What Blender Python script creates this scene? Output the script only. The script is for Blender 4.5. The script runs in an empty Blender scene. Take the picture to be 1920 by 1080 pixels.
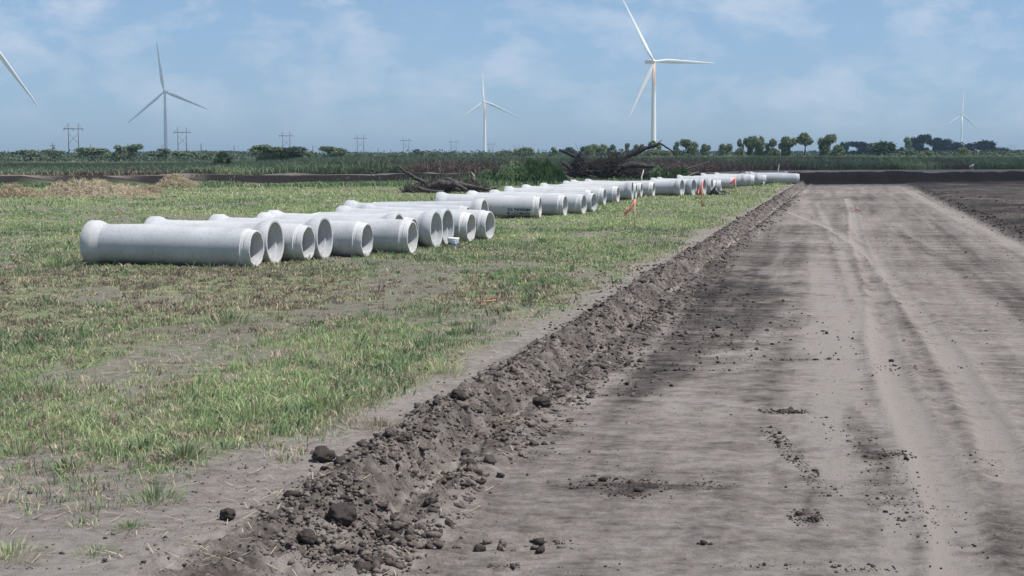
import bpy, bmesh, math, random
import numpy as np
from mathutils import Vector, Matrix, noise as mnoise

# ------------------------------------------------------------------ camera
S = bpy.context.scene
COL = S.collection
FPX = 3000.0            # focal length in pixels of the 1920 px wide photograph
HC = 2.15               # camera height above the grass field
PITCH = math.atan(252 / FPX)
cam_d = bpy.data.cameras.new('camera')
cam_d.lens = FPX / 1920 * 36
cam_d.sensor_width = 36
cam_d.clip_start = 0.1
cam_d.clip_end = 20000
cam = bpy.data.objects.new('camera', cam_d)
COL.objects.link(cam)
cam.location = (0, 0, HC)
cam.rotation_euler = (math.pi / 2 - PITCH, 0, 0)
S.camera = cam

# ------------------------------------------------------------------ light
S.view_settings.view_transform = 'Standard'
S.view_settings.look = 'None'
S.view_settings.gamma = 1
S.view_settings.exposure = 0.42
SUN_EL, SUN_AZ = math.radians(60), math.radians(104)      # azimuth from +Y towards +X
sun_d = bpy.data.lights.new('sun', 'SUN')
sun_d.energy = 4.6
sun_d.angle = math.radians(0.6)
sun_d.color = (1.0, 0.955, 0.89)
sun = bpy.data.objects.new('sun', sun_d)
COL.objects.link(sun)
sv = Vector((math.sin(SUN_AZ) * math.cos(SUN_EL), math.cos(SUN_AZ) * math.cos(SUN_EL), math.sin(SUN_EL)))
sun.rotation_euler = sv.to_track_quat('Z', 'Y').to_euler()
sun.location = (40, -10, 80)

W = bpy.data.worlds.new('World')
S.world = W
W.use_nodes = True
wn, wl = W.node_tree.nodes, W.node_tree.links
wn.clear()
w_out = wn.new('ShaderNodeOutputWorld')
w_bg = wn.new('ShaderNodeBackground')
w_bg.inputs['Strength'].default_value = 0.062
sky = wn.new('ShaderNodeTexSky')
sky.sky_type = 'NISHITA'
sky.sun_disc = False
sky.sun_elevation = SUN_EL
sky.sun_rotation = SUN_AZ
sky.altitude = 0
sky.air_density = 1.0
sky.dust_density = 0.6
sky.ozone_density = 2.5
hsv = wn.new('ShaderNodeMix'); hsv.data_type = 'RGBA'; hsv.blend_type = 'MULTIPLY'
hsv.inputs[0].default_value = 1.0
wl.new(sky.outputs[0], hsv.inputs[6])
tint = wn.new('ShaderNodeValToRGB')             # the haze low in the sky is bluer than the model's
tint.color_ramp.elements[0].position = 0.0; tint.color_ramp.elements[0].color = (0.67, 0.92, 1.42, 1)
tint.color_ramp.elements[1].position = 0.12; tint.color_ramp.elements[1].color = (0.80, 0.885, 1.05, 1)
# clouds: two layers of noise on the direction, squashed like distant cumulus banks
tc = wn.new('ShaderNodeTexCoord')
mp = wn.new('ShaderNodeMapping')
mp.inputs['Scale'].default_value = (19, 19, 38)
mp.inputs['Location'].default_value = (3.1, 1.7, 0.4)
wl.new(tc.outputs['Generated'], mp.inputs[0])
n1 = wn.new('ShaderNodeTexNoise'); n1.inputs['Scale'].default_value = 1.0
n1.inputs['Detail'].default_value = 9; n1.inputs['Roughness'].default_value = 0.6
n1.inputs['Distortion'].default_value = 0.15
wl.new(mp.outputs[0], n1.inputs['Vector'])
r1 = wn.new('ShaderNodeValToRGB')
r1.color_ramp.elements[0].position = 0.45; r1.color_ramp.elements[0].color = (0, 0, 0, 1)
r1.color_ramp.elements[1].position = 0.66; r1.color_ramp.elements[1].color = (1, 1, 1, 1)
wl.new(n1.outputs['Fac'], r1.inputs[0])
mp2 = wn.new('ShaderNodeMapping'); mp2.inputs['Scale'].default_value = (2.5, 2.5, 7)
mp2.inputs['Location'].default_value = (0.3, 5.2, 0.9)
wl.new(tc.outputs['Generated'], mp2.inputs[0])
n2 = wn.new('ShaderNodeTexNoise'); n2.inputs['Scale'].default_value = 1.0; n2.inputs['Detail'].default_value = 3
wl.new(mp2.outputs[0], n2.inputs['Vector'])
sep = wn.new('ShaderNodeSeparateXYZ'); wl.new(tc.outputs['Generated'], sep.inputs[0])
wl.new(sep.outputs['Z'], tint.inputs[0]); wl.new(tint.outputs[0], hsv.inputs[7])
hz = wn.new('ShaderNodeMapRange')               # clouds thin out in the haze near the horizon
hz.inputs['From Min'].default_value = 0.005; hz.inputs['From Max'].default_value = 0.045
hz.inputs['To Min'].default_value = 0.0; hz.inputs['To Max'].default_value = 1.0
wl.new(sep.outputs['Z'], hz.inputs['Value'])
m1 = wn.new('ShaderNodeMath'); m1.operation = 'MULTIPLY'
wl.new(r1.outputs[0], m1.inputs[0]); wl.new(hz.outputs[0], m1.inputs[1])
m2 = wn.new('ShaderNodeMapRange'); m2.inputs['From Min'].default_value = 0.4; m2.inputs['From Max'].default_value = 0.6
m2.inputs['To Min'].default_value = 0.55; m2.inputs['To Max'].default_value = 1.0
wl.new(n2.outputs['Fac'], m2.inputs['Value'])
m3 = wn.new('ShaderNodeMath'); m3.operation = 'MULTIPLY'
wl.new(m1.outputs[0], m3.inputs[0]); wl.new(m2.outputs[0], m3.inputs[1])
cm = wn.new('ShaderNodeMix'); cm.data_type = 'RGBA'
wl.new(m3.outputs[0], cm.inputs[0])
brt = wn.new('ShaderNodeMapRange'); brt.inputs['From Min'].default_value = 0.0; brt.inputs['From Max'].default_value = 0.5
brt.inputs['To Min'].default_value = 1.45; brt.inputs['To Max'].default_value = 0.85      # hazy summer air: brighter low down
wl.new(sep.outputs['Z'], brt.inputs['Value'])
hm = wn.new('ShaderNodeVectorMath'); hm.operation = 'SCALE'
wl.new(hsv.outputs[2], hm.inputs[0]); wl.new(brt.outputs[0], hm.inputs['Scale'])
wl.new(hm.outputs[0], cm.inputs[6])
cm.inputs[7].default_value = (9.8, 10.4, 11.5, 1)
wl.new(cm.outputs[2], w_bg.inputs['Color'])
wl.new(w_bg.outputs[0], w_out.inputs[0])

# ------------------------------------------------------------------ helpers
def gp(px, py, z=0.0):
    """point of the plane z seen at a pixel of the photograph"""
    c, s = math.cos(PITCH), math.sin(PITCH); u = 540 - py
    d = (px - 960, FPX * c + u * s, -FPX * s + u * c); k = (z - HC) / d[2]
    return d[0] * k, d[1] * k

def at(px, py, Y):
    """point at depth Y seen at a pixel of the photograph"""
    c, s = math.cos(PITCH), math.sin(PITCH); u = 540 - py
    d = (px - 960, FPX * c + u * s, -FPX * s + u * c); k = Y / d[1]
    return Vector((d[0] * k, Y, HC + d[2] * k))

RD = math.atan(625 / FPX)                 # direction of the dirt road
CR, SR = math.cos(RD), math.sin(RD)
def st(X, Y): return X * SR + Y * CR, X * CR - Y * SR       # along, across (right positive)
def xy(s, t): return s * SR + t * CR, s * CR - t * SR

def _hash(ix, iy, seed):
    h = (ix.astype(np.int64) * 374761393 + iy.astype(np.int64) * 668265263 + seed * 974711) & 0xffffffff
    h = ((h ^ (h >> 13)) * 1274126177) & 0xffffffff
    h = h ^ (h >> 16)
    return (h & 0xffff) / 65535.0
def vn(x, y, seed=0):
    ix, iy = np.floor(x), np.floor(y); fx, fy = x - ix, y - iy
    fx = fx * fx * (3 - 2 * fx); fy = fy * fy * (3 - 2 * fy)
    a = _hash(ix, iy, seed); b = _hash(ix + 1, iy, seed); c = _hash(ix, iy + 1, seed); d = _hash(ix + 1, iy + 1, seed)
    return a + (b - a) * fx + (c - a) * fy + (a - b - c + d) * fx * fy
def fbm(x, y, o=4, seed=0, g=0.5):
    s = 0; a = 1; n = 0
    for i in range(o):
        s = s + a * vn(x * 2 ** i + 17.3 * i, y * 2 ** i - 9.1 * i, seed + i); n += a; a *= g
    return s / n
def sst(a, b, x):
    t = np.clip((x - a) / (b - a), 0, 1); return t * t * (3 - 2 * t)

def polydist(X, Y, pts):
    best = np.full(X.shape, 1e9)
    for (ax, ay), (bx, by) in zip(pts[:-1], pts[1:]):
        dx, dy = bx - ax, by - ay; L = dx * dx + dy * dy
        u = np.clip(((X - ax) * dx + (Y - ay) * dy) / L, 0, 1)
        best = np.minimum(best, np.hypot(X - ax - u * dx, Y - ay - u * dy))
    return best

ZR = -0.16                                # level of the graded road
def bankline(X): return 105.0 + (X + 33) * 0.31

def height(X, Y):
    X = np.asarray(X, float); Y = np.asarray(Y, float)
    s, t = st(X, Y)
    w = fbm(s * 0.7, t * 0 + 3.3, 3, 5) - 0.5
    tt = t + w * 0.34 + 0.10 * (fbm(s * 3.1, t * 0, 2, 8) - 0.5)
    near = sst(8.6, 10.0, s + 0.4 * (t + 3))                     # the berm dies out towards the camera
    # step from field level to road level
    a = -3.10 - 0.25 * (1 - near); b = -2.84 + 0.25 * (1 - near)
    z = ZR * sst(a, b, tt)
    crest = np.exp(-((tt + 3.20) / 0.17) ** 2) * (-0.03 + 0.22 * fbm(s * 1.1, t, 4, 11, .65)) * (0.15 + 0.85 * near)
    toe = np.exp(-((tt + 2.58) / 0.12) ** 2) * (0.00 + 0.12 * fbm(s * 1.6, t + 4, 3, 12))
    bz = np.exp(-((tt + 2.98) / (0.42 + .12 * (1 - near))) ** 4)
    lump = bz * ((fbm(s * 5, t * 8, 4, 21, 0.7) - 0.5) * 0.12 + (fbm(s * 19, t * 19, 3, 22, 0.8) - 0.5) * 0.085 - np.abs(fbm(s * 11, t * 11, 2, 23) - 0.5) * 0.06)
    z = z + crest + toe + lump * (0.8 + 0.2 * near) * 1.25
    # right windrow and rough ploughed soil beyond it
    rw = np.exp(-((t - 4.75 + 0.4 * w) / 0.22) ** 2) * (0.03 + 0.10 * fbm(s * 1.1, t, 3, 31))
    rough = sst(4.5, 5.2, t)
    z = z + rw + rough * (0.12 + 0.20 * (fbm(s * 1.2, t * 1.2, 4, 33, 0.6) - 0.4))
    # road: shallow scraper waves, ruts
    onroad = sst(-2.5, -2.2, t) * (1 - sst(4.3, 4.6, t))
    z = z + onroad * ((fbm(s * 1.2, t * 0.35, 3, 41) - 0.5) * 0.035 + (fbm(s * 6, t * 2.4, 3, 42) - 0.5) * 0.012)
    for pts in RUTS:
        q2_ = np.abs(polydist(X, Y, pts) - 0.02)
        z = z - onroad * (0.020 * np.exp(-(q2_ / 0.12) ** 4) - 0.016 * np.exp(-((q2_ - 0.19) / 0.045) ** 2))
    # lug prints of a tyre close to the camera
    lug = sst(8.2, 8.6, s) * (1 - sst(9.6, 10.2, s)) * np.maximum(np.exp(-((t + 1.80) / 0.13) ** 4), np.exp(-((t + 2.22) / 0.12) ** 4))
    z = z - lug * 0.030 * sst(0.1, 0.7, np.sin((s - 0.5 * np.abs(t + 1.9)) * 2 * np.pi / 0.115))
    field = 1 - sst(-3.6, -3.4, t)
    z = z + field * ((fbm(X * 0.5, Y * 0.5, 3, 51) - 0.5) * 0.06 + (fbm(X * 4, Y * 4, 3, 52) - 0.5) * 0.03)
    # bank of dark topsoil across the far end, then the higher ground where the weeds stand
    q = Y - bankline(X) + 1.6 * (fbm(X * 0.35, Y * 0.05, 3, 61) - 0.5)
    up = sst(0, 1.5, q)
    z = z * (1 - up) + up * 0.62 + np.exp(-((q - 3.0) / 1.6) ** 2) * 0.60 * (fbm(X * 0.45, Y * 0.5, 4, 62, .65) - 0.38)
    z = z + (fbm(X * 2.2, Y * 2.2, 3, 63) - 0.5) * 0.18 * np.exp(-((q - 1.5) / 2.0) ** 2)
    z = z - 0.62 * sst(260, 420, Y)
    return z
RUTS = []
def hz1(x, y): return float(height(np.array([x]), np.array([y]))[0])

def mesh_np(name, V, tris, mat, parent=None, attrs=None, smooth=False, quads=None, uvcol=None):
    me = bpy.data.meshes.new(name)
    V = np.asarray(V, np.float32)
    me.vertices.add(len(V)); me.vertices.foreach_set('co', V.ravel())
    loops = []; starts = []; tot = []; off = 0
    if tris is not None and len(tris):
        tris = np.asarray(tris, np.int32); loops.append(tris.ravel()); n = len(tris)
        starts.append(off + 3 * np.arange(n)); tot.append(np.full(n, 3)); off += 3 * n
    if quads is not None and len(quads):
        quads = np.asarray(quads, np.int32); loops.append(quads.ravel()); n = len(quads)
        starts.append(off + 4 * np.arange(n)); tot.append(np.full(n, 4)); off += 4 * n
    lv = np.concatenate(loops).astype(np.int32)
    me.loops.add(len(lv)); me.loops.foreach_set('vertex_index', lv)
    ls = np.concatenate(starts).astype(np.int32)
    me.polygons.add(len(ls)); me.polygons.foreach_set('loop_start', ls)
    me.polygons.foreach_set('loop_total', np.concatenate(tot).astype(np.int32))
    if smooth: me.polygons.foreach_set('use_smooth', np.ones(len(ls), bool))
    me.update(calc_edges=True)
    for k, v in (attrs or {}).items():
        a = me.attributes.new(k, 'FLOAT', 'POINT'); a.data.foreach_set('value', np.asarray(v, np.float32))
    if mat is not None: me.materials.append(mat)
    o = bpy.data.objects.new(name, me); COL.objects.link(o)
    if parent is not None: o.parent = parent
    return o

def tag(o, label=None, cat=None, group=None, kind=None):
    if label: o['label'] = label
    if cat: o['category'] = cat
    if group: o['group'] = group
    if kind: o['kind'] = kind
    return o
def thing(name, label, cat, loc=(0, 0, 0), rz=0.0, group=None):
    o = bpy.data.objects.new(name, None); COL.objects.link(o)
    o.empty_display_size = 0.3
    o.location = loc; o.rotation_euler = (0, 0, rz)
    return tag(o, label, cat, group)
def dup(root):
    r = root.copy(); COL.objects.link(r)
    for ch in root.children:
        c = ch.copy(); COL.objects.link(c); c.parent = r
        for g in ch.children:
            d = g.copy(); COL.objects.link(d); d.parent = c
    return r

def lathe(profile, n=48, axis='X', closed=False):
    """profile: list of (a, r) swept round the axis -> V, quads"""
    V = []; Q = []
    for (a, r) in profile:
        for k in range(n):
            an = 2 * math.pi * k / n
            c, s = r * math.cos(an), r * math.sin(an)
            V.append((a, c, s) if axis == 'X' else (c, s, a))
    m = len(profile)
    for i in range(m - 1 if not closed else m):
        j = (i + 1) % m
        for k in range(n):
            k2 = (k + 1) % n
            Q.append((i * n + k, j * n + k, j * n + k2, i * n + k2) if axis != 'X' else (i * n + k, i * n + k2, j * n + k2, j * n + k))
    return np.array(V), np.array(Q)

def tube(pts, radii, n=8, cap=True):
    pts = [Vector(p) for p in pts]; V = []; Q = []; T = []
    up = Vector((0, 0, 1))
    for i, p in enumerate(pts):
        d = (pts[min(i + 1, len(pts) - 1)] - pts[max(i - 1, 0)]).normalized()
        a = d.cross(up)
        if a.length < 1e-3: a = d.cross(Vector((1, 0, 0)))
        a.normalize(); b = d.cross(a).normalized()
        for k in range(n):
            an = 2 * math.pi * k / n
            V.append(tuple(p + (a * math.cos(an) + b * math.sin(an)) * radii[i]))
    for i in range(len(pts) - 1):
        for k in range(n):
            k2 = (k + 1) % n
            Q.append((i * n + k, i * n + k2, (i + 1) * n + k2, (i + 1) * n + k))
    if cap:
        V.append(tuple(pts[0])); V.append(tuple(pts[-1]))
        c0, c1 = len(V) - 2, len(V) - 1
        for k in range(n):
            k2 = (k + 1) % n
            T.append((c0, k2, k)); o = (len(pts) - 1) * n; T.append((c1, o + k, o + k2))
    return V, Q, T

class MB:
    def __init__(s): s.V = []; s.Q = []; s.T = []
    def add(s, V, Q=(), T=()):
        o = len(s.V); s.V += [tuple(v) for v in V]
        s.Q += [tuple(int(i) + o for i in q) for q in Q]; s.T += [tuple(int(i) + o for i in t) for t in T]
        return s
    def tube(s, pts, radii, n=8):
        if not hasattr(radii, '__len__'): radii = [radii] * len(pts)
        return s.add(*tube(pts, radii, n))
    def box(s, c, d, rot=None):
        V = []
        for x in (-.5, .5):
            for y in (-.5, .5):
                for z in (-.5, .5):
                    v = Vector((x * d[0], y * d[1], z * d[2]))
                    if rot is not None: v = rot @ v
                    V.append(v + Vector(c))
        return s.add(V, [(0, 1, 3, 2), (4, 6, 7, 5), (0, 4, 5, 1), (2, 3, 7, 6), (0, 2, 6, 4), (1, 5, 7, 3)])
    def build(s, name, mat, parent=None, smooth=False, attrs=None):
        return mesh_np(name, np.array(s.V), s.T, mat, parent, attrs, smooth, s.Q)

# ------------------------------------------------------------------ materials
def newmat(name):
    m = bpy.data.materials.new(name); m.use_nodes = True
    n, l = m.node_tree.nodes, m.node_tree.links
    b = n['Principled BSDF']
    return m, n, l, b
def ramp(n, stops, interp='LINEAR'):
    r = n.new('ShaderNodeValToRGB'); cr = r.color_ramp; cr.interpolation = interp
    while len(cr.elements) < len(stops): cr.elements.new(0.5)
    for e, (p, c) in zip(cr.elements, stops):
        e.position = p; e.color = (*c, 1)
    return r
def noise(n, l, scale, detail=5, rough=0.55, vec=None, mscale=None, coord='Object'):
    t = n.new('ShaderNodeTexNoise'); t.inputs['Scale'].default_value = scale
    t.inputs['Detail'].default_value = detail; t.inputs['Roughness'].default_value = rough
    c = n.new('ShaderNodeTexCoord')
    if mscale:
        m = n.new('ShaderNodeMapping'); m.inputs['Scale'].default_value = mscale
        if len(mscale) and coord == 'Road':
            pass
        l.new(c.outputs['Object'], m.inputs[0]); l.new(m.outputs[0], t.inputs['Vector'])
    else:
        l.new(c.outputs['Object'], t.inputs['Vector'])
    return t
def mixc(n, l, f, a, b, mode='MIX'):
    m = n.new('ShaderNodeMix'); m.data_type = 'RGBA'; m.blend_type = mode
    for i, v in ((0, f), (6, a), (7, b)):
        if hasattr(v, 'links') or hasattr(v, 'is_linked'): l.new(v, m.inputs[i])
        elif i == 0: m.inputs[0].default_value = v
        else: m.inputs[i].default_value = (*v, 1)
    return m.outputs[2]
def bump(n, l, b, h, strength, dist):
    bp = n.new('ShaderNodeBump'); bp.inputs['Strength'].default_value = strength; bp.inputs['Distance'].default_value = dist
    l.new(h, bp.inputs['Height']); l.new(bp.outputs[0], b.inputs['Normal']); return bp

# soil: all of the ground shares it; the vertex attributes hold what the soil itself is like
M_soil, n, l, b = newmat('soil')
b.inputs['Roughness'].default_value = 0.95; b.inputs['Specular IOR Level'].default_value = 0.15
ad = n.new('ShaderNodeAttribute'); ad.attribute_name = 'damp'
ag = n.new('ShaderNodeAttribute'); ag.attribute_name = 'cover'
nf = noise(n, l, 9, 8, 0.68)
nn = noise(n, l, 70, 5, 0.75)
mpr = n.new('ShaderNodeMapping'); mpr.inputs['Rotation'].default_value = (0, 0, RD); mpr.inputs['Scale'].default_value = (0.95, 2.0, 1)
tcr = n.new('ShaderNodeTexCoord'); l.new(tcr.outputs['Object'], mpr.inputs[0])
ns = n.new('ShaderNodeTexNoise'); ns.inputs['Scale'].default_value = 3.2; ns.inputs['Detail'].default_value = 8; ns.inputs['Roughness'].default_value = 0.78
l.new(mpr.outputs[0], ns.inputs['Vector'])
add = n.new('ShaderNodeMath'); add.operation = 'MULTIPLY_ADD'; add.inputs[1].default_value = 1.3; l.new(nf.outputs['Fac'], add.inputs[0]); l.new(ad.outputs['Fac'], add.inputs[2])
add2 = n.new('ShaderNodeMath'); add2.operation = 'MULTIPLY_ADD'; add2.inputs[1].default_value = 1.35; l.new(ns.outputs['Fac'], add2.inputs[0]); add3 = n.new('ShaderNodeMath'); add3.operation = 'MULTIPLY_ADD'; add3.inputs[1].default_value = 0.55; l.new(nn.outputs['Fac'], add3.inputs[0]); l.new(add.outputs[0], add3.inputs[2])
l.new(add3.outputs[0], add2.inputs[2])
sub = n.new('ShaderNodeMath'); sub.operation = 'SUBTRACT'; sub.inputs[1].default_value = 1.53; l.new(add2.outputs[0], sub.inputs[0])
rs = ramp(n, [(0.0, (0.250, 0.227, 0.212)), (0.3, (0.178, 0.158, 0.147)), (0.65, (0.088, 0.075, 0.070)), (1.0, (0.020, 0.017, 0.019))])
l.new(sub.outputs[0], rs.inputs[0])
gr = ramp(n, [(0.25, (0.09, 0.09, 0.06)), (0.42, (0.25, 0.215, 0.145)), (0.52, (0.135, 0.185, 0.095)), (0.7, (0.18, 0.245, 0.12))])
ng = noise(n, l, 5.0, 8, 0.75); l.new(ng.outputs['Fac'], gr.inputs[0])
mg = n.new('ShaderNodeMath'); mg.operation = 'MULTIPLY_ADD'; mg.inputs[1].default_value = 0.5; mg.use_clamp = True
l.new(nf.outputs['Fac'], mg.inputs[0]); 
sg = n.new('ShaderNodeMath'); sg.operation = 'SUBTRACT'; sg.inputs[1].default_value = 0.25; l.new(ag.outputs['Fac'], sg.inputs[0]); l.new(sg.outputs[0], mg.inputs[2])
l.new(mixc(n, l, mg.outputs[0], rs.outputs[0], gr.outputs[0]), b.inputs['Base Color'])
hb = n.new('ShaderNodeMath'); hb.operation = 'MULTIPLY_ADD'; hb.inputs[1].default_value = 0.35; l.new(nn.outputs['Fac'], hb.inputs[0]); l.new(nf.outputs['Fac'], hb.inputs[2])
bump(n, l, b, hb.outputs[0], 1.0, 0.035)

M_clod, n, l, b = newmat('clod_soil')
b.inputs['Roughness'].default_value = 0.9; b.inputs['Specular IOR Level'].default_value = 0.2
at_ = n.new('ShaderNodeAttribute'); at_.attribute_name = 'tint'
nf = noise(n, l, 25, 6, 0.6)
rc = ramp(n, [(0.0, (0.034, 0.028, 0.027)), (0.5, (0.085, 0.071, 0.065)), (1.0, (0.185, 0.160, 0.146))])
ma = n.new('ShaderNodeMath'); ma.operation = 'MULTIPLY_ADD'; ma.inputs[1].default_value = 0.5; l.new(nf.outputs['Fac'], ma.inputs[0]); l.new(at_.outputs['Fac'], ma.inputs[2])
ms = n.new('ShaderNodeMath'); ms.operation = 'SUBTRACT'; ms.inputs[1].default_value = 0.25; l.new(ma.outputs[0], ms.inputs[0]); l.new(ms.outputs[0], rc.inputs[0])
l.new(rc.outputs[0], b.inputs['Base Color']); bump(n, l, b, nf.outputs['Fac'], 0.8, 0.02)

def leafmat(name, stops, trans=0.25):
    m, n, l, b = newmat(name)
    b.inputs['Roughness'].default_value = 0.6; b.inputs['Specular IOR Level'].default_value = 0.25
    a = n.new('ShaderNodeAttribute'); a.attribute_name = 'tint'
    r = ramp(n, stops); l.new(a.outputs['Fac'], r.inputs[0])
    l.new(r.outputs[0], b.inputs['Base Color'])
    t = n.new('ShaderNodeBsdfTranslucent'); l.new(r.outputs[0], t.inputs[0])
    mx = n.new('ShaderNodeMixShader'); mx.inputs[0].default_value = trans
    l.new(b.outputs[0], mx.inputs[1]); l.new(t.outputs[0], mx.inputs[2])
    l.new(mx.outputs[0], n['Material Output'].inputs[0])
    return m
M_grass = leafmat('grass_blades', [(0.0, (0.10, 0.075, 0.066)), (0.18, (0.26, 0.21, 0.17)), (0.32, (0.56, 0.49, 0.35)), (0.40, (0.105, 0.165, 0.09)), (0.62, (0.19, 0.285, 0.14)), (0.82, (0.33, 0.42, 0.20)), (1.0, (0.46, 0.52, 0.28))], 0.3)
M_weed = leafmat('tall_weeds', [(0.0, (0.24, 0.18, 0.15)), (0.3, (0.17, 0.22, 0.14)), (0.7, (0.26, 0.34, 0.20)), (1.0, (0.42, 0.46, 0.26))], 0.15)
M_shrub = leafmat('shrub_leaves', [(0.0, (0.09, 0.10, 0.06)), (0.4, (0.10, 0.16, 0.08)), (0.8, (0.16, 0.24, 0.11)), (1.0, (0.22, 0.30, 0.14))], 0.15)
M_leaf = leafmat('tree_leaves', [(0.0, (0.075, 0.10, 0.062)), (0.5, (0.13, 0.175, 0.10)), (1.0, (0.21, 0.26, 0.14))], 0.15)
M_leafd = leafmat('dark_tree_leaves', [(0.0, (0.032, 0.050, 0.038)), (0.5, (0.060, 0.09, 0.062)), (1.0, (0.10, 0.14, 0.085))], 0.12)

def plain(name, col, rough=0.6, nscale=None, var=0.15, spec=0.3, bumpd=0.0):
    m, n, l, b = newmat(name)
    b.inputs['Roughness'].default_value = rough; b.inputs['Specular IOR Level'].default_value = spec
    if nscale:
        t = noise(n, l, nscale, 6, 0.6)
        r = ramp(n, [(0.3, tuple(c * (1 - var) for c in col)), (0.7, tuple(min(1, c * (1 + var)) for c in col))])
        l.new(t.outputs['Fac'], r.inputs[0]); l.new(r.outputs[0], b.inputs['Base Color'])
        if bumpd: bump(n, l, b, t.outputs['Fac'], 0.6, bumpd)
    else:
        b.inputs['Base Color'].default_value = (*col, 1)
    return m
M_bark = plain('bark', (0.10, 0.085, 0.07), 0.9, 6, 0.35, 0.1, 0.03)
M_dead = plain('dead_wood', (0.075, 0.068, 0.068), 0.9, 5, 0.55, 0.1, 0.05)
M_deadp = plain('pale_dead_wood', (0.24, 0.21, 0.185), 0.9, 5, 0.3, 0.1, 0.02)
M_pole = plain('weathered_pole', (0.13, 0.12, 0.12), 0.8, 1, 0.2)
M_white = plain('turbine_paint', (0.80, 0.81, 0.82), 0.4, 0.15, 0.03)
M_lath = plain('stake_wood', (0.50, 0.36, 0.24), 0.8, 12, 0.15)
M_lathp = plain('stake_painted_orange', (0.60, 0.26, 0.16), 0.7, 12, 0.1)
M_pink = plain('pink_ribbon', (0.88, 0.26, 0.30), 0.5, 20, 0.1)
M_wstk = plain('white_stake_paint', (0.78, 0.78, 0.74), 0.6, 12, 0.05)
M_blackp = plain('black_plastic', (0.012, 0.013, 0.014), 0.45, 8, 0.2)
M_bucket = plain('white_plastic', (0.80, 0.82, 0.84), 0.35)
M_bband = plain('blue_print', (0.08, 0.14, 0.32), 0.4)
M_ink = plain('black_stencil', (0.02, 0.022, 0.03), 0.7, 30, 0.3)

# tower paint with a rusty oil streak near the top
M_tower, n, l, b = newmat('tower_paint')
b.inputs['Roughness'].default_value = 0.45
tcc = n.new('ShaderNodeTexCoord'); sp = n.new('ShaderNodeSeparateXYZ'); l.new(tcc.outputs['Object'], sp.inputs[0])
mr = n.new('ShaderNodeMapRange'); mr.inputs['From Min'].default_value = 40; mr.inputs['From Max'].default_value = 78
l.new(sp.outputs['Z'], mr.inputs['Value'])
nt = n.new('ShaderNodeTexNoise'); nt.inputs['Scale'].default_value = 1; mpt = n.new('ShaderNodeMapping'); mpt.inputs['Scale'].default_value = (1.1, 1.1, 0.05)
l.new(tcc.outputs['Object'], mpt.inputs[0]); l.new(mpt.outputs[0], nt.inputs['Vector'])
mx_ = n.new('ShaderNodeMapRange'); mx_.inputs['From Min'].default_value = -1.4; mx_.inputs['From Max'].default_value = 0.2; l.new(sp.outputs['X'], mx_.inputs['Value'])
m0 = n.new('ShaderNodeMath'); m0.operation = 'MULTIPLY'; l.new(mr.outputs[0], m0.inputs[0]); l.new(nt.outputs['Fac'], m0.inputs[1])
mm = n.new('ShaderNodeMath'); mm.operation = 'MULTIPLY'; l.new(m0.outputs[0], mm.inputs[0]); l.new(mx_.outputs[0], mm.inputs[1])
rt = ramp(n, [(0.16, (0.78, 0.79, 0.80)), (0.30, (0.52, 0.31, 0.19))]); l.new(mm.outputs[0], rt.inputs[0]); l.new(rt.outputs[0], b.inputs['Base Color'])

# concrete
def concrete(name, base):
    m, n, l, b = newmat(name)
    b.inputs['Roughness'].default_value = 0.85; b.inputs['Specular IOR Level'].default_value = 0.25
    a1 = noise(n, l, 1.3, 6, 0.6); a2 = noise(n, l, 22, 6, 0.65); 
    oi = n.new('ShaderNodeObjectInfo')
    r = ramp(n, [(0.25, tuple(c * 0.74 for c in base)), (0.5, base), (0.72, tuple(min(1, c * 1.13) for c in base))])
    l.new(a1.outputs['Fac'], r.inputs[0])
    r2 = ramp(n, [(0.30, (0.60, 0.61, 0.63)), (0.46, (1, 1, 1))]); l.new(a2.outputs['Fac'], r2.inputs[0])
    c = mixc(n, l, 0.8, r.outputs[0], r2.outputs[0], 'MULTIPLY')
    r3 = ramp(n, [(0.0, (0.9, 0.91, 0.93)), (1.0, (1.06, 1.04, 1.02))]); l.new(oi.outputs['Random'], r3.inputs[0])
    c = mixc(n, l, 1.0, c, r3.outputs[0], 'MULTIPLY')
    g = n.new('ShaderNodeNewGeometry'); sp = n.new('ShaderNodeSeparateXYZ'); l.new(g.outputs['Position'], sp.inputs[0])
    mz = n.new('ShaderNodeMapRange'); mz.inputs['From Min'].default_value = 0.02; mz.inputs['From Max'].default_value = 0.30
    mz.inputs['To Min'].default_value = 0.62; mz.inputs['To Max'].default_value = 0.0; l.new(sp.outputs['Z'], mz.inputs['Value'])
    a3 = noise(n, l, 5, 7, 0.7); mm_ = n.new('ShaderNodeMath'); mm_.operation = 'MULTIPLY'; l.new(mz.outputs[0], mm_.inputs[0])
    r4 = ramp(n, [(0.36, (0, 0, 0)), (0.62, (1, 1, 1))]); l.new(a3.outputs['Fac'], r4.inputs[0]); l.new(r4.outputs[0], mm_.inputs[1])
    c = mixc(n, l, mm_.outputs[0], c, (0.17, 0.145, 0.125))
    l.new(c, b.inputs['Base Color']); bump(n, l, b, a2.outputs['Fac'], 0.35, 0.006)
    return m
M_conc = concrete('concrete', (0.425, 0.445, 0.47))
M_concl = concrete('concrete_pale', (0.54, 0.555, 0.57))

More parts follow.
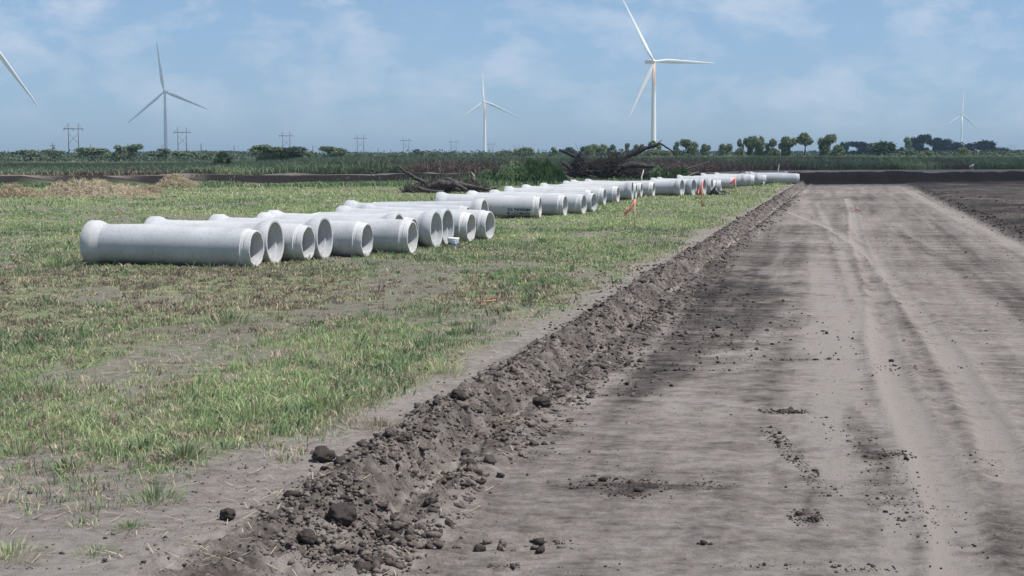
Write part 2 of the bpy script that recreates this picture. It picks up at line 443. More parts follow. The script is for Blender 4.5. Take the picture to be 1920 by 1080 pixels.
# ------------------------------------------------------------------ ground sheet
def grow(a, b, d0, k):
    out = [a]; d = d0
    while out[-1] < b: out.append(out[-1] + d); d *= k
    return out
sv_ = [2.0, 4.0, 5.5, 6.5]
x = 7.0
while x < 150: sv_.append(x); x += max(0.022, 0.0030 * x)
while x < 3700: sv_.append(x); x *= 1.05
sv_.append(3700)
srow = np.array(sorted(set(np.round([v for v in sv_ if v <= 3700], 4))))
left = [-3.75 - v for v in grow(0, 30, 0.045, 1.022)]
left2 = [left[-1] - v for v in grow(0, 1300, 2, 1.2)][1:]
berm_c = list(np.arange(-3.72, -2.10, 0.022))
road_c = list(np.arange(-2.10, 4.45, 0.045))
right = [4.45 + v for v in grow(0, 35, 0.05, 1.04)]
right2 = [right[-1] + v for v in grow(0, 1300, 2, 1.2)][1:]

# soil state: pieces of the road that are still moist, dusty tyre tracks, crumbs
def P(pts, z=ZR): return [gp(x, y, z) for x, y in pts]
TR_pale = [(P([(1590, 372), (1600, 400), (1606, 450), (1628, 500), (1648, 560), (1655, 640), (1690, 740), (1750, 860), (1800, 1000), (1815, 1100)]), .17, .30),
           (P([(1480, 398), (1560, 428), (1640, 480), (1700, 560), (1775, 660), (1850, 790), (1900, 900)]), .16, .26),
           (P([(1180, 640), (1215, 560), (1260, 500)]), .10, .22), (P([(1090, 760), (1180, 690), (1300, 560)]), .10, .2),
           (P([(1620, 1080), (1590, 800), (1560, 600), (1530, 450)]), .2, .14),
           (P([(1690, 352), (1780, 400), (1900, 462), (2000, 510)]), .2, .2),
           (P([(1500, 350), (1560, 600), (1500, 900)]), .25, .10),
           (P([(930, 758), (1150, 746), (1350, 752), (1480, 772)]), .10, .22), (P([(1330, 668), (1420, 655), (1500, 645)]), .12, .2), (P([(1020, 800), (1300, 830), (1480, 822)]), .06, .12),
           (P([(1680, 1080), (1700, 860), (1660, 700), (1600, 540), (1560, 440), (1530, 380)]), .10, .2), (P([(1760, 1080), (1720, 860), (1690, 760)]), .08, .16)]
RUTS = [TR_pale[0][0], TR_pale[1][0], TR_pale[2][0]]
TR_dark = [(P([(1612, 440), (1640, 510), (1652, 580), (1668, 660), (1705, 740)]), .07, .22),
           (P([(1590, 420), (1618, 480), (1632, 560), (1636, 620)]), .08, .18),
           (P([(1640, 520), (1705, 600), (1760, 690), (1850, 900), (1890, 1080)]), .07, .15),
           (P([(1690, 440), (1800, 505), (1920, 590), (2000, 640)]), .16, .20),
           (P([(1700, 380), (1790, 450), (1870, 520), (1960, 600)]), .12, .18),
           (P([(1560, 640), (1590, 760), (1640, 900), (1660, 1000)]), .10, .15),
           (P([(1478, 765), (1500, 850), (1522, 985)]), .012, .30), (P([(1590, 765), (1640, 850), (1690, 950)]), .09, .30)]
BL = [(1270, 590, 1.9, 9.5, .40), (1120, 650, .8, 4.0, .22), (1380, 470, 2.4, 7, .30), (1360, 560, 1.2, 6.5, .16), (1180, 700, .6, 2.0, .2), (1640, 830, .28, 1.0, .18), (1490, 860, .16, 1.2, .28),
      (1650, 720, .30, 1.5, .18), (1160, 915, .5, .25, .35), (1240, 912, .5, .12, .3), (1750, 620, .5, 3, .15), (1500, 345, 3, 5, .2), (1620, 380, 2.5, 14, .18), (1500, 430, .9, 4, .2), (1870, 1000, .3, 1.2, .2), (1000, 980, .5, .5, .12)]
def damp(X, Y):
    s, t = st(X, Y)
    on = sst(-2.6, -2.3, t) * (1 - sst(4.3, 4.6, t))
    d = 0.25 + 0.35 * (fbm(s * 0.35, t * 0.12, 4, 71) - 0.5) + 0.55 * (fbm(s * 2.8, t * 0.8, 5, 72, 0.7) - 0.5)
    for (x, y, rx, ry, a) in BL:
        cx, cy = gp(x, y, ZR); s0, t0 = st(cx, cy)
        wob = 1.3 * (fbm(s * 1.2, t * 2.5, 5, 73, .65) - 0.5)
        r = np.hypot((t - t0) / rx, (s - s0) / ry) + wob
        d = d + 0.72 * a * (1 - sst(0.6, 1.15, r))
    for pts, w, a in TR_pale:
        q = polydist(X, Y, pts)
        d = d - a * 1.4 * (1 - sst(w * 0.6, w * 1.6, q + 0.16 * (fbm(s * 1.2, t * 9, 5, 74, .65) - .5))) * (0.45 + 0.9 * fbm(s * 1.1, t * 3, 4, 175))
    for pts, w, a in TR_dark:
        q = polydist(X, Y, pts)
        d = d + a * (1 - sst(w * 0.6, w * 1.5, q + 0.22 * (fbm(s * 2.5, t * 9, 5, 75, .65) - .5))) * (0.3 + 1.0 * fbm(s * 1.3, t * 4, 4, 176))
    d = d + 0.75 * (fbm(s * 0.12, t * 2.8, 5, 82, 0.65) - 0.5)
    droad = d
    dfield = -0.02 + 0.25 * fbm(X * 0.8, Y * 0.8, 4, 76)
    dfield = dfield + 0.22 * sst(12, 20, Y)
    near_b = sst(-4.6, -3.5, t)
    dfield = dfield * (1 - near_b) + near_b * (-0.08 + 0.25 * fbm(X * 2, Y * 2, 3, 77))
    bz = np.exp(-((t + 2.95) / 0.45) ** 4)
    dberm = 0.44 + 0.9 * (fbm(s * 5, t * 5, 4, 78, 0.7) - 0.5)
    # wiped pale face where the blade smeared the cut
    dberm = dberm - 0.6 * np.exp(-((t + 2.80 + .05 * fbm(s * 2, t * 0, 2, 81)) / 0.045) ** 2) * sst(0.42, 0.6, fbm(s * 0.6, t * 0, 2, 79))
    dright = 0.80 + 0.8 * (fbm(s * 0.4, t * 0.4, 4, 80) - 0.5)
    d = dfield * (1 - sst(-3.45, -3.3, t)) + sst(-3.45, -3.3, t) * droad
    bz = bz * (0.25 + 0.75 * sst(8.6, 9.8, s))
    d = d * (1 - bz) + bz * dberm
    r = sst(4.3, 4.9, t); d = d * (1 - r) + r * dright
    q = Y - bankline(X) + 1.6 * (fbm(X * 0.35, Y * 0.05, 3, 61) - 0.5)
    bk = sst(-2.2, -0.6, q) * (1 - sst(1.6, 2.4, q))
    d = d * (1 - bk) + bk * 1.6
    top = sst(1.6, 2.4, q)
    d = d * (1 - top) + top * 0.10
    return d
def cover_map(X, Y):
    """how much of the soil is grown over, 0..1"""
    s, t = st(X, Y)
    c = fbm(X * 0.55, Y * 0.30, 4, 91, 0.6)
    c = c + 0.35 * (fbm(X * 2.1, Y * 1.3, 3, 95) - 0.5)
    c = sst(0.36, 0.60, c)
    Yw = Y + 3.2 * (fbm(X * 0.7, Y * 0.7, 4, 96, .6) - 0.5) * (1 - sst(20, 30, Y))
    lvl = np.interp(Yw, [0, 9.3, 11, 12.5, 14, 19, 24, 29, 36, 60, 110], [0.40, 0.45, 0.62, 0.98, 1.15, 1.15, 1.12, 1.12, 1.18, 1.2, 1.2])
    c = np.clip(c * lvl + (lvl - 0.75) * 0.7, 0, 1)
    edge = -3.36 - 0.55 * fbm(s * 0.45, t * 0 + 2, 3, 92) - 0.8 * (1 - sst(9.5, 13, Yw)) - 0.1 * (1 - sst(13, 30, Y))
    c = c * (1 - sst(edge - 0.35, edge + 0.15, t))
    q = Y - bankline(X)
    c = c * (1 - sst(-1.6, -0.4, q + (fbm(X * 0.3, Y * 0, 2, 93) - .5) * 2))
    weeds = sst(25 + 3 * (fbm(X * .1, Y * 0, 2, 94) - .5), 29, q)
    weeds_l = sst(4, 6, q) * (1 - sst(2, 8, X))
    return np.clip(np.maximum(c, np.maximum(weeds, weeds_l) * 1.0), 0, 1)

def sheet(name, cols, kind='structure'):
    cols = np.array(sorted(cols)); Sg, Tg = np.meshgrid(srow, cols, indexing='ij')
    X, Y = xy(Sg, Tg)
    Z = height(X, Y)
    R, C = Sg.shape
    V = np.stack([X, Y, Z], -1).reshape(-1, 3)
    i = (np.arange(R - 1)[:, None] * C + np.arange(C - 1)[None, :]).ravel()
    Q = np.stack([i, i + 1, i + C + 1, i + C], -1)
    o = mesh_np(name, V, None, M_soil, None, {'damp': damp(X, Y).ravel(), 'cover': cover_map(X, Y).ravel()}, True, Q)
    return tag(o, kind=kind)
cl = left + left2; cb = [-3.75] + [c for c in berm_c if c > -3.75] + [-2.10]
sheet('ground', cl)
sheet('soil_berm', sorted(set(np.round(cb, 4))))
sheet('dirt_road', sorted(set(np.round([-2.10] + road_c + [4.45], 4))))
sheet('ploughed_ground', right + right2)

# ------------------------------------------------------------------ clods (soil crumbs) along the berm and on the road
rng = np.random.default_rng(7)
def ico(sub, seed, amp=0.45):
    bm = bmesh.new(); bmesh.ops.create_icosphere(bm, subdivisions=sub, radius=1.0)
    o = Vector((seed * 3.7, seed * 1.3, 0))
    for v in bm.verts:
        d = mnoise.noise(v.co * 1.1 + o) * amp * 1.5 + mnoise.noise(v.co * 2.6 + o) * amp * 1.3 + mnoise.noise(v.co * 6 + o) * amp * .6
        v.co *= 1 + d
    bm.verts.ensure_lookup_table()
    V = np.array([v.co[:] for v in bm.verts]); F = np.array([[v.index for v in f.verts] for f in bm.faces]); bm.free()
    return V, F
def scatter_solid(name, X, Y, R, sub, tint, sink=0.35, variants=6, squash=0.95, mat=None):
    N = len(X); Z = height(X, Y); VV = []; FF = []; TT = []; off = 0
    var = rng.integers(0, variants, N)
    for k in range(variants):
        V, F = ico(sub, k + 1)
        idx = np.where(var == k)[0]
        if not len(idx): continue
        m = len(idx); a = rng.uniform(0, 2 * np.pi, m); c, s_ = np.cos(a), np.sin(a)
        sx = R[idx] * rng.uniform(0.75, 1.35, m); sy = R[idx] * rng.uniform(0.7, 1.1, m); sz = R[idx] * rng.uniform(0.6, 1.0, m) * squash
        P_ = V[None] * np.stack([sx, sy, sz], -1)[:, None]
        x = P_[..., 0] * c[:, None] - P_[..., 1] * s_[:, None] + X[idx][:, None]
        y = P_[..., 0] * s_[:, None] + P_[..., 1] * c[:, None] + Y[idx][:, None]
        z = P_[..., 2] + (Z[idx] + sz * (1 - 2 * sink) * 0.9)[:, None]
        VV.append(np.stack([x, y, z], -1).reshape(-1, 3))
        FF.append((F[None] + (off + np.arange(m) * len(V))[:, None, None]).reshape(-1, 3)); off += m * len(V)
        TT.append(np.repeat(tint[idx], len(V)))
    return mesh_np(name, np.concatenate(VV), np.concatenate(FF), mat or M_clod, None, {'tint': np.concatenate(TT)}, False)

def along(n, s0, s1, power=1.0):
    u = rng.uniform(0, 1, n)
    return s0 * (s1 / s0) ** u                          # denser close by
def crumbs(n, s0, s1, t_mid, t_sd, r_med, r_sd, rmax, clump=None):
    s = along(n, s0, s1); t = t_mid + rng.normal(0, t_sd, n)
    if clump is not None:
        keep = fbm(s * 1.1, t * 2.2, 3, clump) > rng.uniform(0.30, 0.62, n); s, t = s[keep], t[keep]
    r = np.minimum(r_med * np.exp(rng.normal(0, r_sd, len(s))), rmax) * (1 + 0.006 * np.maximum(s - 12, 0)).clip(1, 1.3)
    X, Y = xy(s, t); return X, Y, r
sets = [crumbs(2600, 9.3, 110, -3.20, 0.08, 0.0115, 0.62, 0.05, 101), crumbs(9000, 8.6, 90, -2.98, 0.20, 0.0095, 0.5, 0.05, 102),
        crumbs(9000, 8.2, 90, -2.58, 0.14, 0.0095, 0.55, 0.05, 103), crumbs(9000, 9.0, 90, -3.22, 0.13, 0.009, 0.5, 0.05, 104)]
X = np.concatenate([a[0] for a in sets]); Y = np.concatenate([a[1] for a in sets]); R = np.concatenate([a[2] for a in sets])
# extra rubble where the berm ends by the camera
def spot(px, py, n, rx, ry, rm, z=0.0):
    cx, cy = gp(px, py, z)
    return cx + rng.normal(0, rx, n).clip(-1.7 * rx, 1.7 * rx), cy + rng.normal(0, ry, n).clip(-1.7 * ry, 1.7 * ry), np.minimum(rm * np.exp(rng.normal(0, .6, n)), .032)
for a in [(620, 935, 300, .15, .10, .008), (540, 975, 200, .10, .08, .008), (690, 880, 200, .12, .10, .0075), (760, 860, 160, .12, .15, .0075), (800, 820, 160, .15, .2, .008), (760, 1010, 260, .12, .12, .0065, ZR), (300, 1000, 500, .5, .5, .0035), (200, 900, 500, 1.0, .8, .0035), (450, 880, 300, .4, .6, .004), (430, 1050, 300, .25, .2, .004), (640, 1030, 500, .2, .12, .007, -.1), (560, 1010, 300, .15, .12, .006), (680, 980, 500, .2, .2, .007, -.1), (950, 1025 - 0, 40, .25, .06, .012, ZR), (760, 1025, 50, .12, .05, .02, ZR), (870, 900, 60, .15, .25, .02, ZR), (700, 1040, 50, .12, .1, .018, -.1)]:
    q = spot(*a); X = np.concatenate([X, q[0]]); Y = np.concatenate([Y, q[1]]); R = np.concatenate([R, q[2]])
big = R > 0.022
tag(scatter_solid('soil_clods', X[big], Y[big], R[big], 2, rng.uniform(0.08, 0.95, big.sum()), 0.30), 'dark clods of broken soil heaped along the berm', 'soil', kind='stuff')
tag(scatter_solid('soil_crumbs', X[~big], Y[~big], R[~big], 1, rng.uniform(0.2, 1.15, (~big).sum()), 0.30), 'small dark soil crumbs along both sides of the berm', 'soil', kind='stuff')
# crumbs strewn over the road
n_ = 9000
s = along(n_, 8.0, 75); t = rng.uniform(-2.4, 4.4, n_)
keep = (fbm(s * 0.8, t * 0.9, 4, 111) > rng.uniform(0.42, 0.80, n_)); s, t = s[keep], t[keep]
Xa, Ya = xy(s, t); Ra = np.minimum(0.0042 * np.exp(rng.normal(0, .5, len(s))), .014) * (1 + 0.02 * (s - 10)).clip(1, 2.5)
parts = [(Xa, Ya, Ra)]
for a in [(1490, 860, 420, .045, .8, .0045, ZR), (1640, 860, 300, .12, 1.1, .0045, ZR), (1160, 905, 170, .20, .13, .0055, ZR), (1190, 925, 120, .14, .10, .0045, ZR), (1280, 912, 90, .22, .07, .0045, ZR), (1335, 908, 30, .06, .05, .005, ZR), (1470, 772, 160, .12, .08, .007, ZR), (1510, 970, 160, .06, .12, .005, ZR), (1210, 580, 1500, .6, 4.0, .009, ZR),
          (1690, 690, 60, .15, .2, .006, ZR), (1250, 470, 300, .5, 3.0, .010, ZR), (945, 1060, 40, .05, .03, .006, ZR), (1680, 855, 90, .08, .08, .006, ZR), (1340, 560, 700, .6, 4.5, .010, ZR), (1120, 660, 500, .35, 2.0, .009, ZR), (1700, 960, 160, .12, .5, .0045, ZR), (1325, 1018, 30, .03, .02, .005, ZR), (1040, 1015, 50, .08, .03, .005, ZR), (1620, 1065, 60, .1, .05, .005, ZR), (1850, 870, 60, .1, .3, .004, ZR), (1450, 1060, 50, .2, .05, .004, ZR)]:
    parts.append(spot(*a))
# windrow on the right edge
parts.append(crumbs(1500, 30, 130, 4.75, .14, .018, .5, .06, 112)); parts.append(crumbs(1200, 35, 130, 6.2, 1.0, .016, .5, .05, 113))
X, Y, R = [np.concatenate([p[i] for p in parts]) for i in range(3)]
tag(scatter_solid('road_crumbs', X, Y, R, 1, rng.uniform(0.0, 0.7, len(X)), 0.25), 'scattered dark crumbs of soil lying over the graded dirt road', 'soil', kind='stuff')
# clods big enough to point at
def clod(px, py, r, label, z=0.0, seed=1, sq=0.8):
    x, y = gp(px, py, z); zz = hz1(x, y)
    bm = bmesh.new(); bmesh.ops.create_icosphere(bm, subdivisions=4, radius=1)
    o = Vector((seed * 2.7, seed * 5.1, seed))
    for v in bm.verts:
        d = 0.30 * mnoise.noise(v.co * 1.2 + o) + 0.16 * mnoise.noise(v.co * 3 + o) + 0.09 * mnoise.noise(v.co * 7 + o)
        v.co *= 1 + d
        v.co.x *= r * 1.12; v.co.y *= r; v.co.z *= r * sq
    me = bpy.data.meshes.new('soil_clod'); bm.to_mesh(me); bm.free()
    a = me.attributes.new('tint', 'FLOAT', 'POINT'); a.data.foreach_set('value', np.full(len(me.vertices), 0.12, np.float32))
    me.materials.append(M_clod)
    for p in me.polygons: p.use_smooth = True
    ob = bpy.data.objects.new('soil_clod', me); COL.objects.link(ob); ob.location = (x, y, zz + r * sq * 0.72); ob.rotation_euler = (0, 0, seed)
    tag(ob, label, 'soil clod', 'large soil clods')
clod(607, 866, .072, 'large round black clod lying alone on bare soil left of the berm')
clod(427, 970, .045, 'smaller dark clod alone on bare ground, leftmost of the clods', seed=2)
clod(878, 888, .05, 'upright dark clod at the foot of the berm beside the road', ZR, 3, 1.1)
clod(1015, 772, .075, 'dark clod on the road edge beside a dry grass stalk', ZR, 4, .7)
clod(640, 935, .085, 'big dark clod on top of the near end of the berm', 0.08, 5, .8)
clod(575, 975, .055, 'clod on the leftmost tip of the near berm rubble', 0.05, 6, .8)
clod(858, 745, .06, 'dark clod topping the berm crest above a small twig', 0.1, 7, .8)
clod(722, 1012, .05, 'flat dark clod at the bottom of the near berm slope', -.15, 8, .6)

# ------------------------------------------------------------------ grass and weeds (blades)
def blades(name, X, Y, H, Wd, tint, mat, lean=0.6, z0=None, seed=1, curve=0.5):
    r = np.random.default_rng(seed); N = len(X)
    Z = (height(X, Y) if z0 is None else z0) - 0.01
    a = r.uniform(0, 2 * np.pi, N); ln = r.uniform(0.1, lean, N) * H
    dx, dy = np.cos(a), np.sin(a)
    f = r.uniform(0, 2 * np.pi, N); wx, wy = np.cos(f) * Wd / 2, np.sin(f) * Wd / 2
    b = np.stack([X, Y, Z], -1); w = np.stack([wx, wy, np.zeros(N)], -1)
    mid = b + np.stack([dx * ln * 0.35, dy * ln * 0.35, H * 0.62], -1)
    tip = b + np.stack([dx * ln, dy * ln, H * (1 - curve * r.uniform(0, 0.6, N))], -1)
    V = np.stack([b - w * .7, b + w * .7, mid - w, mid + w, tip], 1).reshape(-1, 3)
    i = np.arange(N)[:, None] * 5
    T = np.concatenate([i + np.array([[0, 1, 3]]), i + np.array([[0, 3, 2]]), i + np.array([[2, 3, 4]])])
    return mesh_np(name, V, T, mat, None, {'tint': np.repeat(np.clip(tint, 0, 1), 5)})

def field_pts(n, y0, y1):
    """tufts between y0 and y1, denser towards the camera, only where the field is grown over"""
    u = rng.uniform(0, 1, n); Y = y0 * (y1 / y0) ** u
    hw = Y * 0.335 + 1.5
    X = rng.uniform(-1, 1, n) * hw
    s, t = st(X, Y); k = t < -3.45; return X[k], Y[k]
def tufts(n, y0, y1, per, spread, hmean, wid, seed):
    X, Y = field_pts(n, y0, y1)
    cv = cover_map(X, Y) ** 1.2
    keep = cv * np.interp(Y, [8, 14, 30], [0.55, 0.8, 1]) > rng.uniform(0.04, 1.0, len(X)); X, Y = X[keep], Y[keep]
    m = len(X)
    # species patches: dead/brown, straw, dark weed, green, yellow-green
    sp = fbm(X * 0.45, Y * 0.22, 4, 121, 0.6); dk = fbm(X * 0.9 + 7, Y * 0.5, 3, 122)
    brownzone = 1.3 * np.exp(-(((X + 5.5) / 5) ** 2 + ((Y - 25) / 4.5) ** 2)) + 0.5 * np.exp(-(((X + 1.5) / 2) ** 2 + ((Y - 24) / 3.0) ** 2))
    base = 0.61 + 1.2 * (sp - 0.5) + rng.normal(0, 0.10, m)
    base = np.where(Y > 45, base * 0.5 + 0.44, base)
    base = base.clip(0.40, 1.0)
    dead = rng.uniform(0, 1, m) < np.clip(np.interp(Y, [30, 45], [0.26, 0.10]) + 0.75 * brownzone + 1.2 * (dk - 0.50), 0.06, 0.93) * np.interp(Y, [30, 50], [1, 0.35])
    st_, tt_ = st(X, Y)
    strawy = rng.uniform(0, 1, m) < 0.30 + 0.35 * sst(-4.6, -3.6, tt_)
    base = np.where(dead, rng.uniform(0.02, 0.22, m), base)
    base = np.where(strawy, rng.uniform(0.24, 0.36, m), base)
    hh = hmean * np.exp(rng.normal(0, 0.35, m)) * (0.55 + 0.9 * fbm(X * 0.8, Y * 0.6, 3, 123)) * np.where(dead | strawy, 0.7, 1)
    k = rng.poisson(per, m) + 2
    Xb = np.repeat(X, k) + rng.normal(0, spread, k.sum()); Yb = np.repeat(Y, k) + rng.normal(0, spread, k.sum())
    Hb = np.repeat(hh, k) * rng.uniform(0.5, 1.15, k.sum()); Tb = np.repeat(base, k) + rng.normal(0, 0.025, k.sum())
    Wb = wid(Yb) * rng.uniform(0.6, 1.5, k.sum())
    return Xb, Yb, Hb, Wb, Tb
q1 = tufts(30000, 8.0, 30, 15, 0.05, 0.080, lambda y: 0.0045 + 0.00018 * y, 1)
q1b = list(tufts(9000, 10.0, 34, 8, 0.06, 0.085, lambda y: 0.009 + 0.0004 * y, 4))
kk = fbm(q1b[0] * 0.35, q1b[1] * 0.20, 3, 127) > 0.47               # broad leaved weeds grow in darker patches
q1b = [v[kk] for v in q1b]; q1b[4] = np.where(q1b[4] > .37, 0.44 + 0.35 * (q1b[4] - .6) + rng.normal(0, .04, len(q1b[4])), q1b[4])
def litter(n, y0, y1):
    X, Y = field_pts(n, y0, y1); cv = cover_map(X, Y)
    k = (0.10 + 0.9 * cv) * (0.3 + 1.2 * fbm(X * 1.3, Y * 1.3, 3, 125)) > rng.uniform(0.1, 1.0, len(X)); X, Y = X[k], Y[k]
    m = rng.poisson(5, len(X)) + 1; X = np.repeat(X, m) + rng.normal(0, .05, m.sum()); Y = np.repeat(Y, m) + rng.normal(0, .05, m.sum())
    return X, Y, rng.uniform(.012, .045, len(X)), (0.003 + 0.0002 * Y), rng.choice([.02, .08, .15, .2, .25, .3, .33], len(X))
q0 = litter(26000, 8, 45)
q2 = tufts(26000, 28, 60, 10, 0.11, 0.075, lambda y: 0.00042 * y, 2)
q3 = tufts(24000, 58, 118, 8, 0.20, 0.10, lambda y: 0.00045 * y, 3)
Xn, Yn = field_pts(9000, 8.0, 15)
_, tn = st(Xn, Yn)
kn = ((fbm(Xn * 1.5, Yn * 0.9, 4, 128, .6) > .52 + .22 * rng.uniform(-.5, 1, len(Xn)) * 0.6) & (tn < -3.75 - .5 * (Yn < 11))); Xn, Yn = Xn[kn], Yn[kn]
mn = rng.poisson(9, len(Xn)) + 2; tb_ = np.where(rng.uniform(0, 1, len(Xn)) < .45, rng.uniform(.12, .36, len(Xn)), rng.uniform(.42, .85, len(Xn)))
Xn = np.repeat(Xn, mn) + rng.normal(0, .03, mn.sum()); Yn = np.repeat(Yn, mn) + rng.normal(0, .03, mn.sum())
q4 = (Xn, Yn, .052 * np.exp(rng.normal(0, .45, len(Xn))), rng.uniform(.003, .008, len(Xn)), np.repeat(tb_, mn) + rng.normal(0, .04, len(Xn)))
qq = [np.concatenate(v) for v in zip(q0, q1, q1b, q2, q3, q4)]
tag(blades('grass', qq[0], qq[1], qq[2], qq[3], qq[4], M_grass, 1.1, seed=11), 'patchy green and straw coloured grass and weeds over the field', 'grass', kind='stuff')

# single plants near the camera (clumps that stand on bare soil)
def clump(px, py, label, n=160, h=0.16, sp=0.07, tint=0.62, wd=0.011, seed=1, flat=2.0):
    x, y = gp(px, py); r = np.random.default_rng(seed)
    an = r.uniform(0, 6.283, n); rad = sp * 1.7 * r.uniform(0, 1, n) ** .8; dx = rad * np.cos(an); dy = rad * np.sin(an) * 1.3
    h = h * (1.1 - .6 * rad / (sp * 1.7))
    z = height(x + dx, y + dy)
    o = blades('grass_clump', dx, dy, h * .8 * r.uniform(.2, 1.2, n), wd * .8 * r.uniform(.5, 1.4, n), np.where(r.uniform(0, 1, n) < .22, r.uniform(.15, .36, n), tint + r.normal(0, .11, n)), M_grass, flat, z - hz1(x, y), seed)
    o.location = (x, y, hz1(x, y)); tag(o, label, 'grass clump', 'grass clumps standing on bare soil near the camera')
for i, a in enumerate([
    (130, 878, 'broad leaved green clump on bare soil right of the left picture edge', 150, .15, .06, .60, .016),
    (345, 858, 'tall dark green clump in the middle of the bare patch', 200, .20, .07, .62, .014),
    (40, 850, 'tall feathery green clump at the left picture edge', 130, .22, .09, .72, .009),
    (290, 935, 'mixed green and straw clump above the smaller lone clod', 240, .16, .10, .66, .009),
    (20, 1050, 'pale green fine clump in the bottom left corner', 150, .17, .10, .86, .007),
    (245, 990, 'small flat green tuft below the mixed straw clump', 160, .08, .06, .60, .009),
    (180, 1040, 'low pale tuft of grass on the bare soil, nearest the bottom', 200, .07, .08, .70, .007),
    (830, 700, 'bright yellow green fine clump beside the berm', 260, .26, .14, .92, .007),
    (480, 780, 'tall bright green clump left of the pale verge', 300, .26, .20, .84, .010),
    (600, 765, 'bright green grass clump above the largest lone clod', 260, .24, .18, .82, .010),
    (430, 605, 'dark bushy green weed in the middle of the field', 260, .26, .22, .55, .013),
    (820, 590, 'dark green bushy weed clump right of the field middle', 260, .24, .25, .56, .012),
    (710, 800, 'dry straw clump beside bare soil near the berm', 320, .13, .12, .31, .006),
    (110, 500, 'dark green weed left of the nearest pipe', 300, .3, .25, .6, .02)]):
    clump(*a[:2], a[2], *a[3:], seed=i + 3)

# dry straw litter
n_ = 2600
u = rng.uniform(0, 1, n_); Y = 8 * (40 / 8) ** u; X = rng.uniform(-1, 1, n_) * (Y * .33 + 1)
s, t = st(X, Y); k = (t < -2.3); X, Y = X[k], Y[k]
a = rng.uniform(0, np.pi, len(X)); Ls = rng.uniform(.02, .09, len(X)); w_ = 0.0012 + 0.00012 * Y
Z0 = height(X, Y) + 0.012
dx, dy = np.cos(a) * Ls, np.sin(a) * Ls; nx, ny = -np.sin(a) * w_, np.cos(a) * w_
V = np.stack([np.stack([X - dx - nx, Y - dy - ny, Z0], -1), np.stack([X + dx - nx, Y + dy - ny, Z0 + .012], -1), np.stack([X + dx + nx, Y + dy + ny, Z0 + .012], -1), np.stack([X - dx + nx, Y - dy + ny, Z0], -1)], 1).reshape(-1, 3)
Q = np.arange(len(X) * 4).reshape(-1, 4)
tag(mesh_np('straw_litter', V, None, M_grass, None, {'tint': np.full(len(V), .31)}, False, Q), 'dry straw bits strewn over bare soil', 'straw', kind='stuff')

# tall weeds on the raised ground behind the bank
def weeds(n, f_y0, depth, hm, wd, seed, x0=None, x1=None, name='tall_weeds', tb=0.45, lab=None):
    r = np.random.default_rng(seed)
    q = r.uniform(0, 1, n) ** 1.4 * depth
    X = r.uniform(-1, 1, n); 
    Y = 140 + q
    X = X * (Y * 0.36 + 4)
    Y = bankline(X) + f_y0(X) + q
    if x0 is not None: k = (X > x0) & (X < x1); X, Y, q = X[k], Y[k], q[k]
    H = hm * (0.72 + 0.56 * fbm(X * 0.12, Y * 0.1, 4, 131)) * r.uniform(0.6, 1.1, len(X)) * np.interp(q, [0, 5], [0.55, 1])
    H = H * np.interp(960 + FPX * X / Y, [0, 430, 600], [0.50, 0.58, 1.0])        # low growth on the left, tall on the right
    T = tb + 1.5 * (fbm(X * 0.10, Y * 0.06, 4, 132, .6) - 0.5) + r.normal(0, .1, len(X)) - 0.45 * (1 - sst(0, 6, q)) * (fbm(X * .1, Y * 0, 2, 133) > .42) + 0.45 * sst(50, 80, q)
    return X, Y, H, wd * r.uniform(.5, 1.5, len(X)), T
def front(X): return 4.0 + 22.0 * sst(10, 26, X) + 2 * (fbm(X * .15, X * 0, 3, 134) - .5)
w1 = weeds(240000, front, 110, 1.28, 0.075, 5)
w2 = weeds(9000, front, 6, 0.5, 0.10, 6, tb=0.10)
ww = [np.concatenate(v) for v in zip(w1, w2)]
tag(blades('tall_weeds', *ww, M_weed, 0.9, seed=12, curve=0.5), 'band of tall green weeds growing behind the dark soil bank', 'weeds', kind='stuff')
# rank grass along the foot of the bank
n_ = 26000
X = rng.uniform(-42, 19, n_); Y = bankline(X) - 0.6 + rng.normal(0, .8, n_) * (fbm(X * .12, X * 0, 3, 143) > .5) - rng.uniform(0, 1, n_) ** 1.5 * np.interp(X, [-40, -20, 5, 19], [6, 8, 10, 4])
H = 0.42 * rng.uniform(.5, 1.1, n_) * (0.1 + 1.5 * fbm(X * .25, Y * .2, 3, 141)) * np.interp(X, [-40, -12, -2, 8], [.8, .9, 1.6, 1.0])
tag(blades('rank_grass', X, Y, H, np.full(n_, .07), 0.5 + .5 * (fbm(X * .3, Y * .3, 3, 142) - .5) + rng.normal(0, .05, n_), M_grass, .7, seed=13), 'strip of darker rank grass at the foot of the soil bank', 'grass', kind='stuff')

